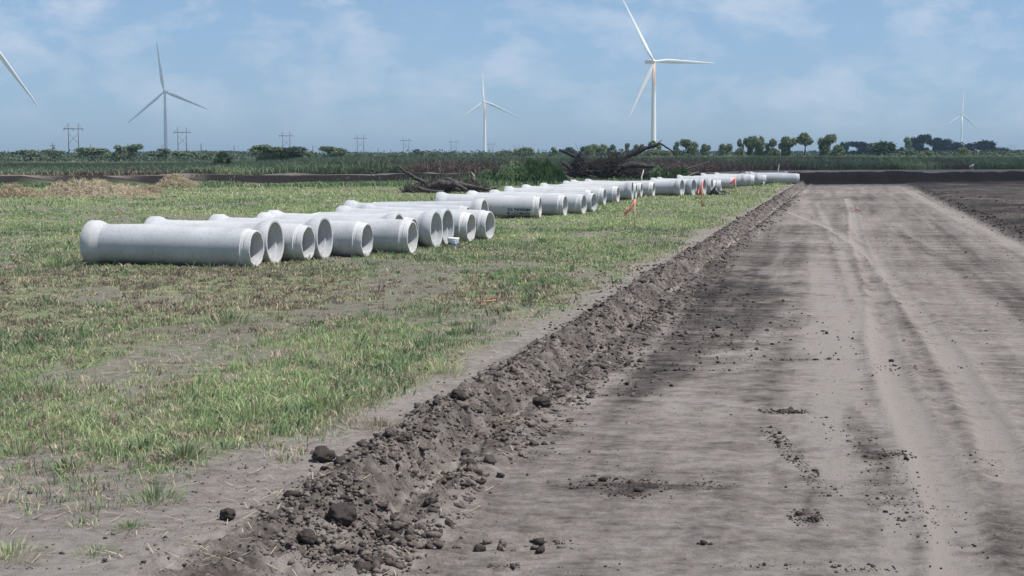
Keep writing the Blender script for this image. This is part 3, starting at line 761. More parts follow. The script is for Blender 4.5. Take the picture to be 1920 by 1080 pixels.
# ------------------------------------------------------------------ concrete pipes
LP, RB, RI, RBell = 3.50, 0.38, 0.315, 0.442
def pipe_meshes():
    n = 56
    # local X runs from the bell mouth (0) to the spigot tip (LP); axis height is handled by the placement
    barrel = [(0.36, RB), (1.2, RB), (2.2, RB), (3.2, RB), (3.28, RB), (3.28, RI), (2.2, RI), (1.2, RI), (0.36, RI)]
    bell = [(0.36, RB), (0.30, RB + .012), (0.22, RBell - .014), (0.18, RBell), (0.02, RBell), (0.0, RBell - .012), (0.0, RB + .012), (0.01, RB + .002), (0.13, RB - .012), (0.135, RI + .004), (0.15, RI), (0.36, RI)]
    spig = [(3.28, RB), (3.305, RB + .004), (3.315, RB + .004), (3.32, RB - .016), (3.355, RB - .018), (3.36, RB - .026), (3.385, RB - .026), (3.39, RB - .018), (3.425, RB - .022), (LP - .01, RB - .028), (LP, RB - .036), (LP, RI + .006), (LP - .012, RI), (3.28, RI)]
    out = []
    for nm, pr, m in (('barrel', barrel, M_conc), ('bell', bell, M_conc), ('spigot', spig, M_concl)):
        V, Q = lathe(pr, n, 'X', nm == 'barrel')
        out.append((nm, V, Q[:, ::-1] if True else Q, m))
    return out
proto = None
def smooth_by_angle(me, ang=0.6):
    bm = bmesh.new(); bm.from_mesh(me); bmesh.ops.recalc_face_normals(bm, faces=bm.faces)
    for f in bm.faces: f.smooth = True
    for e in bm.edges:
        if len(e.link_faces) == 2 and e.calc_face_angle(0) > ang: e.smooth = False
    bm.to_mesh(me); bm.free()
def make_pipe():
    r = thing('concrete_pipe', 'x', 'concrete pipe')
    for nm, V, Q, m in pipe_meshes():
        # small chips and wobble so that no rim is perfectly round
        V = V.copy()
        for i in range(len(V)):
            k = 1 + 0.006 * mnoise.noise(Vector(V[i]) * 3.1)
            V[i, 1] *= k; V[i, 2] *= k
            if nm == 'spigot' and V[i, 0] > 3.4: V[i, 0] += 0.012 * mnoise.noise(Vector(V[i]) * 9)
        o = mesh_np(nm, V, None, m, r, None, True, Q)
        if nm == 'barrel':
            pass
        smooth_by_angle(o.data)
    return r
PIPES = [  # right end px, ground py, yaw, which end faces right, label
 (478, 501, 15, 'S', 'nearest and leftmost pale concrete pipe, full barrel in view, spigot to the right'),
 (513, 495, 15, 'B', 'concrete pipe with wide bell mouth just behind the nearest pipe'),
 (575, 490, 16, 'S', 'concrete pipe with narrow spigot between the two nearest open bell mouths'),
 (606, 485.5, 16, 'B', 'concrete pipe with wide bell, second bell mouth from the left'),
 (685, 482, 16, 'S', 'concrete pipe with spigot, next right of the second bell mouth'),
 (770, 477, 15, 'S', 'stained concrete pipe with spigot mouth left of the two adjoining bell mouths'),
 (745, 471.5, 15, 'B', 'concrete pipe whose bell mouth peeps over the stained pipe'),
 (772, 467.5, 15, 'S', 'mostly hidden concrete pipe with left bell showing behind the stained pipe'),
 (815, 464, 17, 'B', 'concrete pipe with large bell mouth just left of the white bucket'),
 (836, 459, 18, 'B', 'concrete pipe with thin crescent of bell mouth directly behind the bucket'),
 (880, 453.5, 18, 'S', 'concrete pipe with spigot just right of the white bucket'),
 (915, 448.5, 20, 'S', 'last concrete pipe of the near group, spigot over the open grass'),
 (874, 436, 14, 'S', 'concrete pipe mostly hidden behind the near group, tiny dark opening on top'),
 (905, 430, 15, 'B', 'concrete pipe with bell mouth peeping over the last near pipes'),
 (1009, 409.5, 10, 'S', 'concrete pipe with upside down black stencilled lettering'),
 (1056, 405.5, 17, 'S', 'concrete pipe end on the right of the stencilled pipe'),
 (1091, 402.5, 20, 'S', 'second open concrete pipe right of the stencilled pipe'),
 (1110, 398, 22, 'S', 'third open concrete pipe right of the stencilled pipe'),
 (1105, 391, 16, 'S', 'pipe barrel showing above the three pipes right of the stencilled one'),
 (1130, 386, 16, 'S', 'pipe barrel behind, left of the narrow lone spigot by the pink ribbon'),
 (1155, 380, 16, 'S', 'concrete pipe with lone narrow mouth above and left of the pink ribbon'),
 (1182, 375.5, 12, 'B', 'concrete pipe with tall narrow bell right above the first pink ribbon'),
 (1189, 373.2, 12, 'S', 'thin sliver of a pipe end right of the tall narrow bell'),
 (1199, 371.2, 14, 'S', 'narrow pipe mouth between the sliver and the next wider spigot'),
 (1222, 369.4, 17, 'S', 'pipe with spigot mouth, last before the four bell mouths'),
 (1275, 367.8, 23, 'B', 'first of the four middle bell mouths, on the left'),
 (1297, 366.9, 26, 'B', 'second and widest of the four middle bell mouths'),
 (1317, 366.0, 20, 'B', 'third middle bell mouth, behind the orange stake'),
 (1331, 364.9, 16, 'B', 'fourth middle bell mouth, beside the black plastic'),
 (1338, 363.4, 12, 'S', 'pipe whose left end steps up behind the middle bell mouths'),
 (1348, 362.2, 12, 'S', 'pipe with topmost stepped left end behind the middle bell mouths'),
 (1372, 353.5, 8, 'S', 'bluish pipe barrel in the shade right of the black plastic'),
 (1395, 351.0, 8, 'B', 'far pipe behind the pink ribbon on the third stake'),
 (1410, 349.3, 8, 'S', 'far pipe next right of the third stake'),
 (1420, 348.0, 6, 'B', 'far pipe with raised bell, middle of the last group'),
 (1432, 347.0, 6, 'S', 'far pipe ending at the dark joint left of the last barrel'),
 (1494, 345.2, 4, 'S', 'last and rightmost concrete pipe at the road edge, dark gap below it'),
 (1484, 344.0, 4, 'S', 'pipe just behind the rightmost pipe, end set back'),
 (1472, 342.9, 4, 'B', 'farthest pipe, its bell making the top of the last group'),
]
for i, (px, py, yaw, tp, lab) in enumerate(PIPES):
    if proto is None: proto = make_pipe(); r = proto
    else: r = dup(proto)
    x, y = gp(px + 4, py); a = math.radians(yaw)
    tilt = math.asin((RBell - RB) / 3.3)
    ca, sa = math.cos(a), math.sin(a)
    ex = Vector((ca, -sa, 0))                          # towards the right end
    zb = min(hz1(x, y), hz1(x - 3.3 * ca, y + 3.3 * sa), hz1(x - 1.7 * ca, y + 1.7 * sa)) - 0.012
    if tp == 'S':
        org = Vector((x, y, zb)) - ex * LP; rz = -a
    else:
        org = Vector((x, y, zb)); rz = math.pi - a
    roll = random.Random(i * 5 + 1).uniform(-3, 3) if i != 14 else 0.0
    if i == 0: roll = 0.4
    # matrix: bell rests on the ground, barrel slopes down to the spigot
    r.rotation_mode = 'XYZ'
    r.rotation_euler = (0, tilt, rz)
    r.location = org + Vector((0, 0, RBell))
    r['label'] = lab; r['group'] = 'concrete pipes laid out in a row on the field'
    R3 = Matrix.Rotation(roll, 4, 'X')
    for ch in r.children: ch.matrix_local = R3
    if i == 14: txt_pipe = r
# stencilled lettering, upside down on the side of one pipe
def stencil(pipe):
    rows = [('MISSION, TX.', 0.30), ('ASTM C76 III', 0.05), ('CONCRETE CO.', -0.20)]
    bar = [c for c in pipe.children if c.name.startswith('barrel')][0]
    VV = []; TT = []
    for k, (txt, _) in enumerate(rows):
        cu = bpy.data.curves.new('stencil', 'FONT'); cu.body = txt; cu.size = 0.125; cu.align_x = 'RIGHT'; cu.offset = 0.003; cu.extrude = 0
        o = bpy.data.objects.new('stencil', cu); COL.objects.link(o)
        bpy.context.view_layer.update()
        dg = bpy.context.evaluated_depsgraph_get()
        me = bpy.data.meshes.new_from_object(o.evaluated_get(dg))
        bm = bmesh.new(); bm.from_mesh(me); bmesh.ops.triangulate(bm, faces=bm.faces)
        for _ in range(2): bmesh.ops.subdivide_edges(bm, edges=[e for e in bm.edges if e.calc_length() > .03], cuts=1)
        bmesh.ops.triangulate(bm, faces=bm.faces)
        bm.verts.ensure_lookup_table(); off = len(VV)
        xs = [v.co.x for v in bm.verts]; wdt = max(xs) - min(xs); x0 = max(xs)
        for v in bm.verts:
            # turned half round: the line starts at the right and its letters stand on their heads
            X = 2.44 + (x0 - v.co.x) * (0.77 / wdt)
            ang = -0.10 - 0.34 * k - v.co.y / RB
            VV.append((X, -math.cos(ang) * (RB + .006), math.sin(ang) * (RB + .006)))
        for f in bm.faces: TT.append([off + q.index for q in f.verts][::-1])
        bm.free(); bpy.data.objects.remove(o)
    mesh_np('stencil_lettering', VV, TT, M_ink, bar)
stencil(txt_pipe)

# ------------------------------------------------------------------ white bucket by the pipes
x, y = gp(850, 461)
bk = thing('plastic_bucket', 'white plastic bucket with blue lower band in the grass before the pipes', 'bucket', (x, y, hz1(x, y) - .02), 0.3)
V, Q = lathe([(0.0, 0.0), (0.0, .118), (0.13, .127), (0.13, .122), (0.012, .112), (0.012, 0)], 36, 'Z'); mesh_np('bucket_body', V, None, M_bband, bk, None, True, Q)
V, Q = lathe([(0.125, .1285), (0.17, .130), (0.172, .138), (0.185, .138), (0.188, .131), (0.20, .131)], 36, 'Z'); mesh_np('bucket_rim', V, None, M_bucket, bk, None, True, Q)
V, Q = lathe([(0.198, .128), (0.20, .140), (0.228, .143), (0.232, .135), (0.226, .12), (0.226, 0.0)], 36, 'Z'); mesh_np('lid', V, None, M_bucket, bk, None, True, Q)
m = MB(); m.tube([(.0, -.135, .16), (.03, -.145, .10), (.05, -.15, .06)], .004, 6); m.build('handle', M_bucket, bk)

# ------------------------------------------------------------------ survey stakes, flags
def ribbon(parent, base, pts, w, mat=M_pink, name='ribbon'):
    V = []; Q = []
    for i, p in enumerate(pts):
        tw = 0.5 * i
        V += [(p[0], p[1] - w * .3 * math.sin(tw), p[2] + w / 2), (p[0] + w * .2, p[1] + w * .3 * math.sin(tw), p[2] - w / 2)]
        if i: Q.append((2 * i - 2, 2 * i - 1, 2 * i + 1, 2 * i))
    o = mesh_np(name, V, None, mat, parent, None, True, Q)
    o.location = base
    md = o.modifiers.new('thick', 'SOLIDIFY'); md.thickness = 0.003
    return o
def stake(px, pyb, pyt, mat, label, rib=None, w=0.035, name='survey_stake', lean=0.0, cat='survey stake', tipm=None):
    x, y = gp(px, pyb); top = at(px, pyt, y).z; zb = hz1(x, y)
    r = thing(name, label, cat, (x, y, zb), 0.15, 'survey stakes along the field edge')
    h = top - zb
    m = MB(); m.box((0, 0, h / 2 - .05), (w, w * .45, h + .1), Matrix.Rotation(lean, 3, 'Y')); m.build('stake', mat, r)
    if tipm: m = MB(); m.box((0, 0, h * .82), (w * 1.06, w * .52, h * .36), Matrix.Rotation(lean, 3, 'Y')); m.build('painted_tip', tipm, r)
    if rib: 
        for k, (pp, ww) in enumerate(rib): ribbon(r, (0, -.01, h * .97), pp, ww)
    return r
# near stake with long ribbon blown to the left
k = 45.4 / FPX
stake(1190, 432, 376, M_lath, 'thin wooden stake with long red-pink ribbon hanging to its lower left', [([(0.02, 0, .02), (-.04, 0, -.03), (-.12, -.02, -.17), (-.20, .01, -.27), (-.32, 0, -.36)], .105)], .03)
stake(1316, 389, 341, M_lathp, 'bright orange painted stake with pink ribbon tied at its top', [([(0.02, 0, 0.05), (-.02, 0, -.12), (-.12, 0, -.28), (-.30, 0, -.42)], .13), ([(-.14, 0, -.30), (-.17, 0, -.45), (-.12, 0, -.62)], .09)], .045)
stake(1379, 358, 338, M_lath, 'pale stake with bunched pink ribbon in front of the far pipes', [([(-.03, 0, .16), (-.1, 0, .05), (-.22, 0, -.08), (-.38, 0, -.20)], .17), ([(0.0, 0, .1), (-.05, 0, -.1), (-.16, 0, -.2)], .14)], .045)
x, y = gp(1609, 397, ZR)
r = thing('pin_flag', 'tiny pink marker ribbon in the middle of the dirt road', 'marker', (x, y, ZR), 0)
m = MB(); m.tube([(0, 0, -.02), (0, 0, .14)], .006, 6); m.build('wire', M_lathp, r)
ribbon(r, (0, 0, .12), [(0, 0, 0), (-.04, 0, .01), (-.09, 0, -.02), (-.12, 0, -.05)], .07)
# white stakes standing by the far pipes and the weeds
def whitestake(px, pyb, pyt, Y, label, w, lean=.12, tipm=None):
    b0 = at(px, pyb, Y); zt = at(px, pyt, Y).z; zb = hz1(b0.x, Y)
    r = thing('white_stake', label, 'white stake', (b0.x, Y, zb), 0)
    h = zt - zb; zl = b0.z - zb
    m = MB(); m.tube([(-.02, 0, -.02), (0, 0, zl * .5), (0.0, 0, zl), (lean * .6, 0, (zl + h) / 2), (lean, 0, h)], [w * .35, w * .35, w, w * .8, w * .25], 8); m.build('stake', M_wstk, r, True)
    return r
whitestake(1203, 331, 318, 97, 'slender white tapered marker standing before the big brush pile', .045, .12)
whitestake(1459, 318, 308, 119.5, 'thin white stake sticking up behind the last pipes', .05, .07)
r = whitestake(1824, 319, 309, 131, 'thin stake with white flag in front of weeds at the right', .02, .0)
z_ = at(1824, 310, 131).z - r.location.z
ribbon(r, (0, 0, z_), [(0.06, 0, .05), (-.06, 0, 0), (-.18, 0, -.06), (-.32, 0, -.12)], .16, M_wstk, 'flag')
x, y = gp(1432, 346); 
stake(1432, 347.5, 340.5, M_wstk, 'short white stake standing in front of the dark pipe joint', None, .045)
# orange lath lying in the grass
x, y = gp(912, 578)
o = MB(); o.box((0, 0, .06), (.27, .03, .012), Matrix.Rotation(-.08, 3, 'Y')); o = o.build('fallen_lath', M_lathp); o.location = (x, y, hz1(x, y) + .02); o.rotation_euler = (0, 0, .15)
tag(o, 'orange painted lath lying flat in the green grass', 'lath')
# black plastic by the middle pipes
x, y = gp(1340, 366.2)
bl = MB(); rr = random.Random(3)
prof = [(-.42, 0), (-.36, .10), (-.22, .32), (-.06, .50), (.03, .52), (.12, .38), (.24, .22), (.40, .30), (.52, .24), (.75, .12), (1.0, .02), (1.08, 0)]
V = []; Q = []
for j, (dy, sc) in enumerate([(-.32, .08), (-.22, .55), (-.08, .9), (0.06, 1.0), (.20, .8), (.32, .25)]):
    for i, (u, h) in enumerate(prof):
        V.append((u + rr.uniform(-.03, .03), dy + rr.uniform(-.03, .03), h * sc * rr.uniform(.85, 1.1) - .02))
npf = len(prof)
for j in range(5):
    for i in range(npf - 1): Q.append((j * npf + i, j * npf + i + 1, (j + 1) * npf + i + 1, (j + 1) * npf + i))
o = mesh_np('plastic_sheet', V, None, M_blackp, None, None, True, Q); o.location = (x, y - .35, hz1(x, y - .35)); md = o.modifiers.new('t', 'SOLIDIFY'); md.thickness = .01
tag(o, 'crumpled black plastic silt sheet heaped beside the middle bell mouths', 'plastic sheet')

# ------------------------------------------------------------------ mounds of straw and dirt on the left
def mound(x0, x1, pyb, pyt, label, seed, dep=2.2, peak=.5):
    xa, y = gp(x0, pyb); xb, _ = gp(x1, pyb); L = xb - xa; h = at(0, pyt, y + dep / 2).z
    nx, ny = 90, 36; V = []; 
    u = np.linspace(0, 1, nx)[:, None] * np.ones((1, ny)); v = np.linspace(0, 1, ny)[None, :] * np.ones((nx, 1))
    w = (1 - np.abs((u - peak) / np.where(u > peak, 1 - peak, peak)) ** 2.6).clip(0, 1) * (1 - (2 * v - 1) ** 2)
    X = xa + u * L + .15 * (fbm(u * 20, v * 10, 2, seed) - .5); Y = y + v * dep
    Z = w * h * (0.05 + 1.5 * fbm(u * L * 1.1, v * dep * 1.2, 5, seed, .65)) + (fbm(u * L * 7, v * dep * 7, 3, seed + 5) - .5) * .14 * np.sqrt(w) - .05 * (w <= 0.01)
    Z = Z + height(X, Y)
    zz = hz1((xa + xb) / 2, y)
    V = np.stack([X - (xa + xb) / 2, Y - y, Z - zz], -1).reshape(-1, 3)
    i = (np.arange(nx - 1)[:, None] * ny + np.arange(ny - 1)[None]).ravel(); Q = np.stack([i, i + ny, i + ny + 1, i + 1], -1)
    r = thing('straw_mound', label, 'mound', ((xa + xb) / 2, y, zz), 0, 'low mounds of straw and dirt')
    mesh_np('heap', V, None, M_mound, r, None, True, Q)
    g = np.random.default_rng(seed); k = g.integers(0, len(V), 5200)
    k = k[(w.reshape(-1)[k] > .06)]
    Pp = V[k]; o = blades('straw', Pp[:, 0] + g.normal(0, .05, len(k)), Pp[:, 1] + g.normal(0, .05, len(k)), g.uniform(.05, .20, len(k)), np.full(len(k), .03), g.choice([.24, .28, .31, .33], len(k)), M_grass, 2.2, Pp[:, 2], seed)
    o.parent = r
M_mound = plain('mound_earth', (0.24, 0.21, 0.155), .95, 2.2, .35, .1, .05)
mound(-25, 66, 371, 352, 'small dirt and straw mound at the left picture edge', 3, 1.8, .4)
mound(62, 285, 372, 336, 'largest light brown straw mound, behind the field on the left', 7, 3.0, .25)
mound(230, 300, 364, 350, 'low reddish dirt mound right of the largest straw mound', 8, 1.6, .5)
mound(288, 372, 353, 331, 'straw mound below the left wind turbine, farther back', 9, 2.2, .35)

# ------------------------------------------------------------------ dead wood
def log(name, pts, radii, label, cat='log', mat=M_dead, branches=()):
    """pts: (px, py, Y)"""
    P3 = [at(*p) for p in pts]; base = P3[0].copy()
    m = MB(); rr = random.Random(len(label))
    fine = []; fr = []
    for i in range(len(P3) - 1):
        for k in range(5):
            u = k / 5; q = P3[i].lerp(P3[i + 1], u); 
            q += Vector((rr.uniform(-1, 1), rr.uniform(-1, 1), rr.uniform(-1, 1))) * radii[i] * .22
            fine.append(q - base); fr.append((radii[i] * (1 - u) + radii[i + 1] * u) * rr.uniform(.85, 1.15))
    fine.append(P3[-1] - base); fr.append(radii[-1])
    m.tube(fine, fr, 9)
    for b in branches:
        B3 = [at(*p) - base for p in b[0]]; m.tube(B3, b[1], 6)
    o = m.build(name, mat, None, True); o.location = base
    return tag(o, label, cat)
def heap(px0, px1, pyb, pyt, Y, n, label, seed, dep, rmin, rmax, lmin, lmax, twigs, mat=M_dead):
    a0 = at(px0, pyb, Y); a1 = at(px1, pyb, Y); zt = at(px0, pyt, Y).z; cx = (a0.x + a1.x) / 2; hw = (a1.x - a0.x) / 2
    z0 = hz1(cx, Y); H = zt - z0; rr = random.Random(seed); m = MB(); tw = MB()
    for i in range(n):
        u = rr.uniform(-1, 1); v = rr.uniform(-1, 1); e = max(0.05, 1 - u * u * .9)
        c = Vector((u * hw * .92, v * dep / 2, rr.uniform(.0, .9) * H * e * (1 - .5 * v * v)))
        d = Vector((rr.uniform(-1, 1), rr.uniform(-.7, .7), rr.uniform(-.22, .22))).normalized()
        L = rr.uniform(lmin, lmax) / 2; r_ = rr.uniform(rmin, rmax)
        pts = [c + d * L * k + Vector((rr.uniform(-1, 1), rr.uniform(-1, 1), rr.uniform(-1, 1))) * L * .12 for k in (-1, -.4, .2, .7, 1)]
        m.tube(pts, [r_ * 1.1, r_, r_ * .85, r_ * .5, r_ * .2], 6)
    for i in range(twigs):
        u = rr.uniform(-1.05, 1.05); v = rr.uniform(-1, 1); e = max(0.1, 1 - u * u * .85)
        c = Vector((u * hw, v * dep / 2, rr.uniform(0, 1.02) * H * e))
        d = Vector((rr.uniform(-1, 1), rr.uniform(-1, 1), rr.uniform(-.5, .9))).normalized(); L = rr.uniform(.25, 1.0)
        p2 = c + d * L * .5 + Vector((rr.uniform(-.08, .08), 0, rr.uniform(-.08, .08)))
        tw.tube([c, p2, c + d * L], [.020, .014, .005], 3)
    r = thing('brush_pile', label, 'brush pile', (cx, Y, z0), 0)
    m.build('dead_branches', mat, r, True); tw.build('twigs', mat, r)
    return r
heap(762, 922, 362, 338, 88.5, 44, 'small pile of grey dead branches behind the near group of pipes', 5, 2.6, .03, .10, .8, 2.0, 700)
log('log', [(776, 352, 89), (800, 344, 89), (779, 334, 88.5), (746, 312, 88)][1:], [.13, .11, .06], 'dead branch pointing up to the left from the small brush pile')
log('log', [(838, 336, 87.6), (862, 345, 87.4), (884, 350, 87.2), (915, 355, 87)], [.15, .16, .14, .05], 'thick grey log lying across the right of the small brush pile')
log('log', [(800, 352, 87.0), (825, 344, 87), (850, 345, 87), (875, 356, 87)], [.14, .22, .20, .10], 'thick curved log bulging in the middle of the small brush pile')
log('log', [(783, 352, 86.6), (800, 358, 86.6), (832, 359, 86.5)], [.10, .10, .06], 'straight log along the front of the small brush pile')
log('broken_stump', [(886, 345, 89), (888, 332, 89), (884, 322, 89)], [.16, .11, .03], 'pale broken stump standing at the back of the small brush pile', 'stump', M_deadp, [([(888, 333, 89), (880, 330, 89), (871, 334, 89)], [.05, .03, .01])])
# big pile
heap(1052, 1222, 344, 299, 117.0, 150, 'large dark pile of uprooted brush behind the middle pipes', 9, 5.0, .03, .12, 1.0, 3.4, 2200)
heap(1130, 1172, 340, 290, 115.0, 16, 'dense dark root ball at the middle of the large brush pile', 14, 2.6, .04, .12, .6, 1.5, 1300)
heap(1072, 1098, 330, 289, 116.2, 8, 'round tangled root mass on the left of the large brush pile', 15, 1.6, .03, .09, .4, .9, 900)
log('log', [(1092, 300, 117), (1072, 291, 117), (1060, 285, 117), (1048, 281, 117)], [.12, .13, .11, .08], 'thick log pointing up left above the large brush pile')
log('log', [(1160, 300, 117), (1180, 292, 117), (1205, 280, 117), (1222, 274, 117), (1238, 269, 117), (1254, 279, 117), (1264, 286, 117), (1268, 291, 117)], [.20, .21, .17, .13, .08, .055, .04, .02], 'long fallen trunk rising to the right and bending down, above the brush pile', 'log', M_dead, [([(1195, 285, 117), (1200, 277, 116.8), (1206, 272, 116.5)], [.07, .04, .02]), ([(1222, 274, 117), (1232, 270, 117), (1241, 262, 117)], [.09, .06, .02])])
log('log', [(1165, 313, 114), (1190, 309, 114), (1215, 312, 114), (1235, 313, 114), (1246, 309, 114)], [.22, .22, .14, .07, .03], 'dark log sticking out of the right side of the large brush pile')
log('log', [(1064, 336, 113.5), (1060, 330, 113.5), (1084, 340, 113.5)][1:], [.06, .04], 'thin pale branch low on the left side of the large brush pile', 'branch', M_deadp)
log('log', [(1070, 318, 115), (1057, 306, 115), (1050, 302, 115)], [.14, .11, .04], 'short broken log on the upper left edge of the large pile')
log('branch', [(1029, 312, 116), (1034, 305, 116)], [.07, .04], 'short dark stick standing left of the large brush pile', 'branch')
log('branch', [(1284, 318, 118), (1305, 311, 118), (1331, 303, 118)], [.07, .055, .03], 'long pale bare branch rising to the right before the weeds', 'branch', M_deadp)
log('branch', [(1288, 331, 109), (1300, 326, 109), (1310, 322, 109)], [.06, .05, .03], 'short pale branch above the middle pipes, below the long one', 'branch', M_deadp)

# ------------------------------------------------------------------ trees
def crown_mesh(seed, style):
    """unit tree: width 1 (x,y -.5...5), height 1; returns leaf V,T,tint and limb MB"""
    rr = random.Random(seed); limbs = MB(); cl = []
    if style == 'spread':
        stems = 2; th = .34
        for k in range(9): a = rr.uniform(0, 6.28); q = rr.uniform(.05, .36); cl.append((math.cos(a) * q, math.sin(a) * q * .9, rr.uniform(.52, .80), rr.uniform(.13, .20)))
        cl.append((0, 0, .80, .19))
    elif style == 'umbrella':
        stems = 1; th = .5
        for k in range(10): a = rr.uniform(0, 6.28); q = rr.uniform(.05, .38); cl.append((math.cos(a) * q, math.sin(a) * q, rr.uniform(.68, .86), rr.uniform(.11, .16)))
    elif style == 'bush':
        stems = 3; th = .1
        for k in range(14): a = rr.uniform(0, 6.28); q = rr.uniform(.0, .36); cl.append((math.cos(a) * q, math.sin(a) * q, rr.uniform(.12, .84 - q * .7), rr.uniform(.14, .22)))
    elif style == 'open':
        stems = 3; th = .22
        for k in range(11): a = rr.uniform(0, 6.28); q = rr.uniform(.10, .38); cl.append((math.cos(a) * q, math.sin(a) * q, rr.uniform(.30, .86), rr.uniform(.09, .17)))
    else:
        stems = 2; th = .14
        for k in range(16): a = rr.uniform(0, 6.28); q = rr.uniform(.0, .32); cl.append((math.cos(a) * q, math.sin(a) * q, rr.uniform(.20, .86), rr.uniform(.13, .20)))
    for k in range(stems):
        bx = (k - (stems - 1) / 2) * .07
        top = Vector((bx * 2 + rr.uniform(-.05, .05), rr.uniform(-.05, .05), th + .08))
        limbs.tube([(bx, 0, -.02), (bx * 1.4, 0, th * .55), tuple(top)], [.035, .028, .02], 6)
        for c in cl[k::stems]: limbs.tube([tuple(top - Vector((0, 0, .05))), ((top.x + c[0]) / 2, (top.y + c[1]) / 2, (top.z + c[2]) / 2 - .02), (c[0], c[1], c[2])], [.018, .012, .006], 4)
    g = np.random.default_rng(seed); VV = []; TT = []; tt = []
    for c in cl:
        n = int(4600 * c[3] ** 1.4 * (1.0)); d = g.normal(0, 1, (n, 3)); d /= np.linalg.norm(d, axis=1)[:, None]
        rad = g.uniform(.25, 1.0, n) ** .45 * (1 + .26 * g.normal(0, 1, n) * .8)
        p = np.array(c[:3]) + d * rad[:, None] * c[3] * np.array([1, 1, .78])
        a = g.normal(0, 1, (n, 3)); a /= np.linalg.norm(a, axis=1)[:, None]; b2 = np.cross(a, g.normal(0, 1, (n, 3))); b2 /= np.linalg.norm(b2, axis=1)[:, None]
        sz = g.uniform(.016, .036, n)[:, None]
        V = np.stack([p - a * sz - b2 * sz * .6, p + a * sz - b2 * sz * .5, p + a * sz * .7 + b2 * sz * .8, p - a * sz * .6 + b2 * sz * .7], 1)
        VV.append(V.reshape(-1, 3)); tt.append(np.repeat(g.uniform(.15, .85, n) + rr.uniform(-.15, .2), 4))
    V = np.concatenate(VV); Q = np.arange(len(V)).reshape(-1, 4)
    return V, Q, np.concatenate(tt), limbs
PROTO = {}
def tree_proto(style, k, dark):
    key = (style, k, dark)
    if key not in PROTO:
        V, Q, T, limbs = crown_mesh(hash((style, k)) % 1000 if False else {'spread': 10, 'umbrella': 20, 'bush': 30, 'open': 40, 'round': 50}[style] + k, style)
        r = thing('tree', 'x', 'tree')
        limbs.build('trunk', M_bark, r, True)
        mesh_np('crown', V, None, M_leafd if dark else M_leaf, r, {'tint': T}, False, Q)
        PROTO[key] = [r, False]; return r
    return None
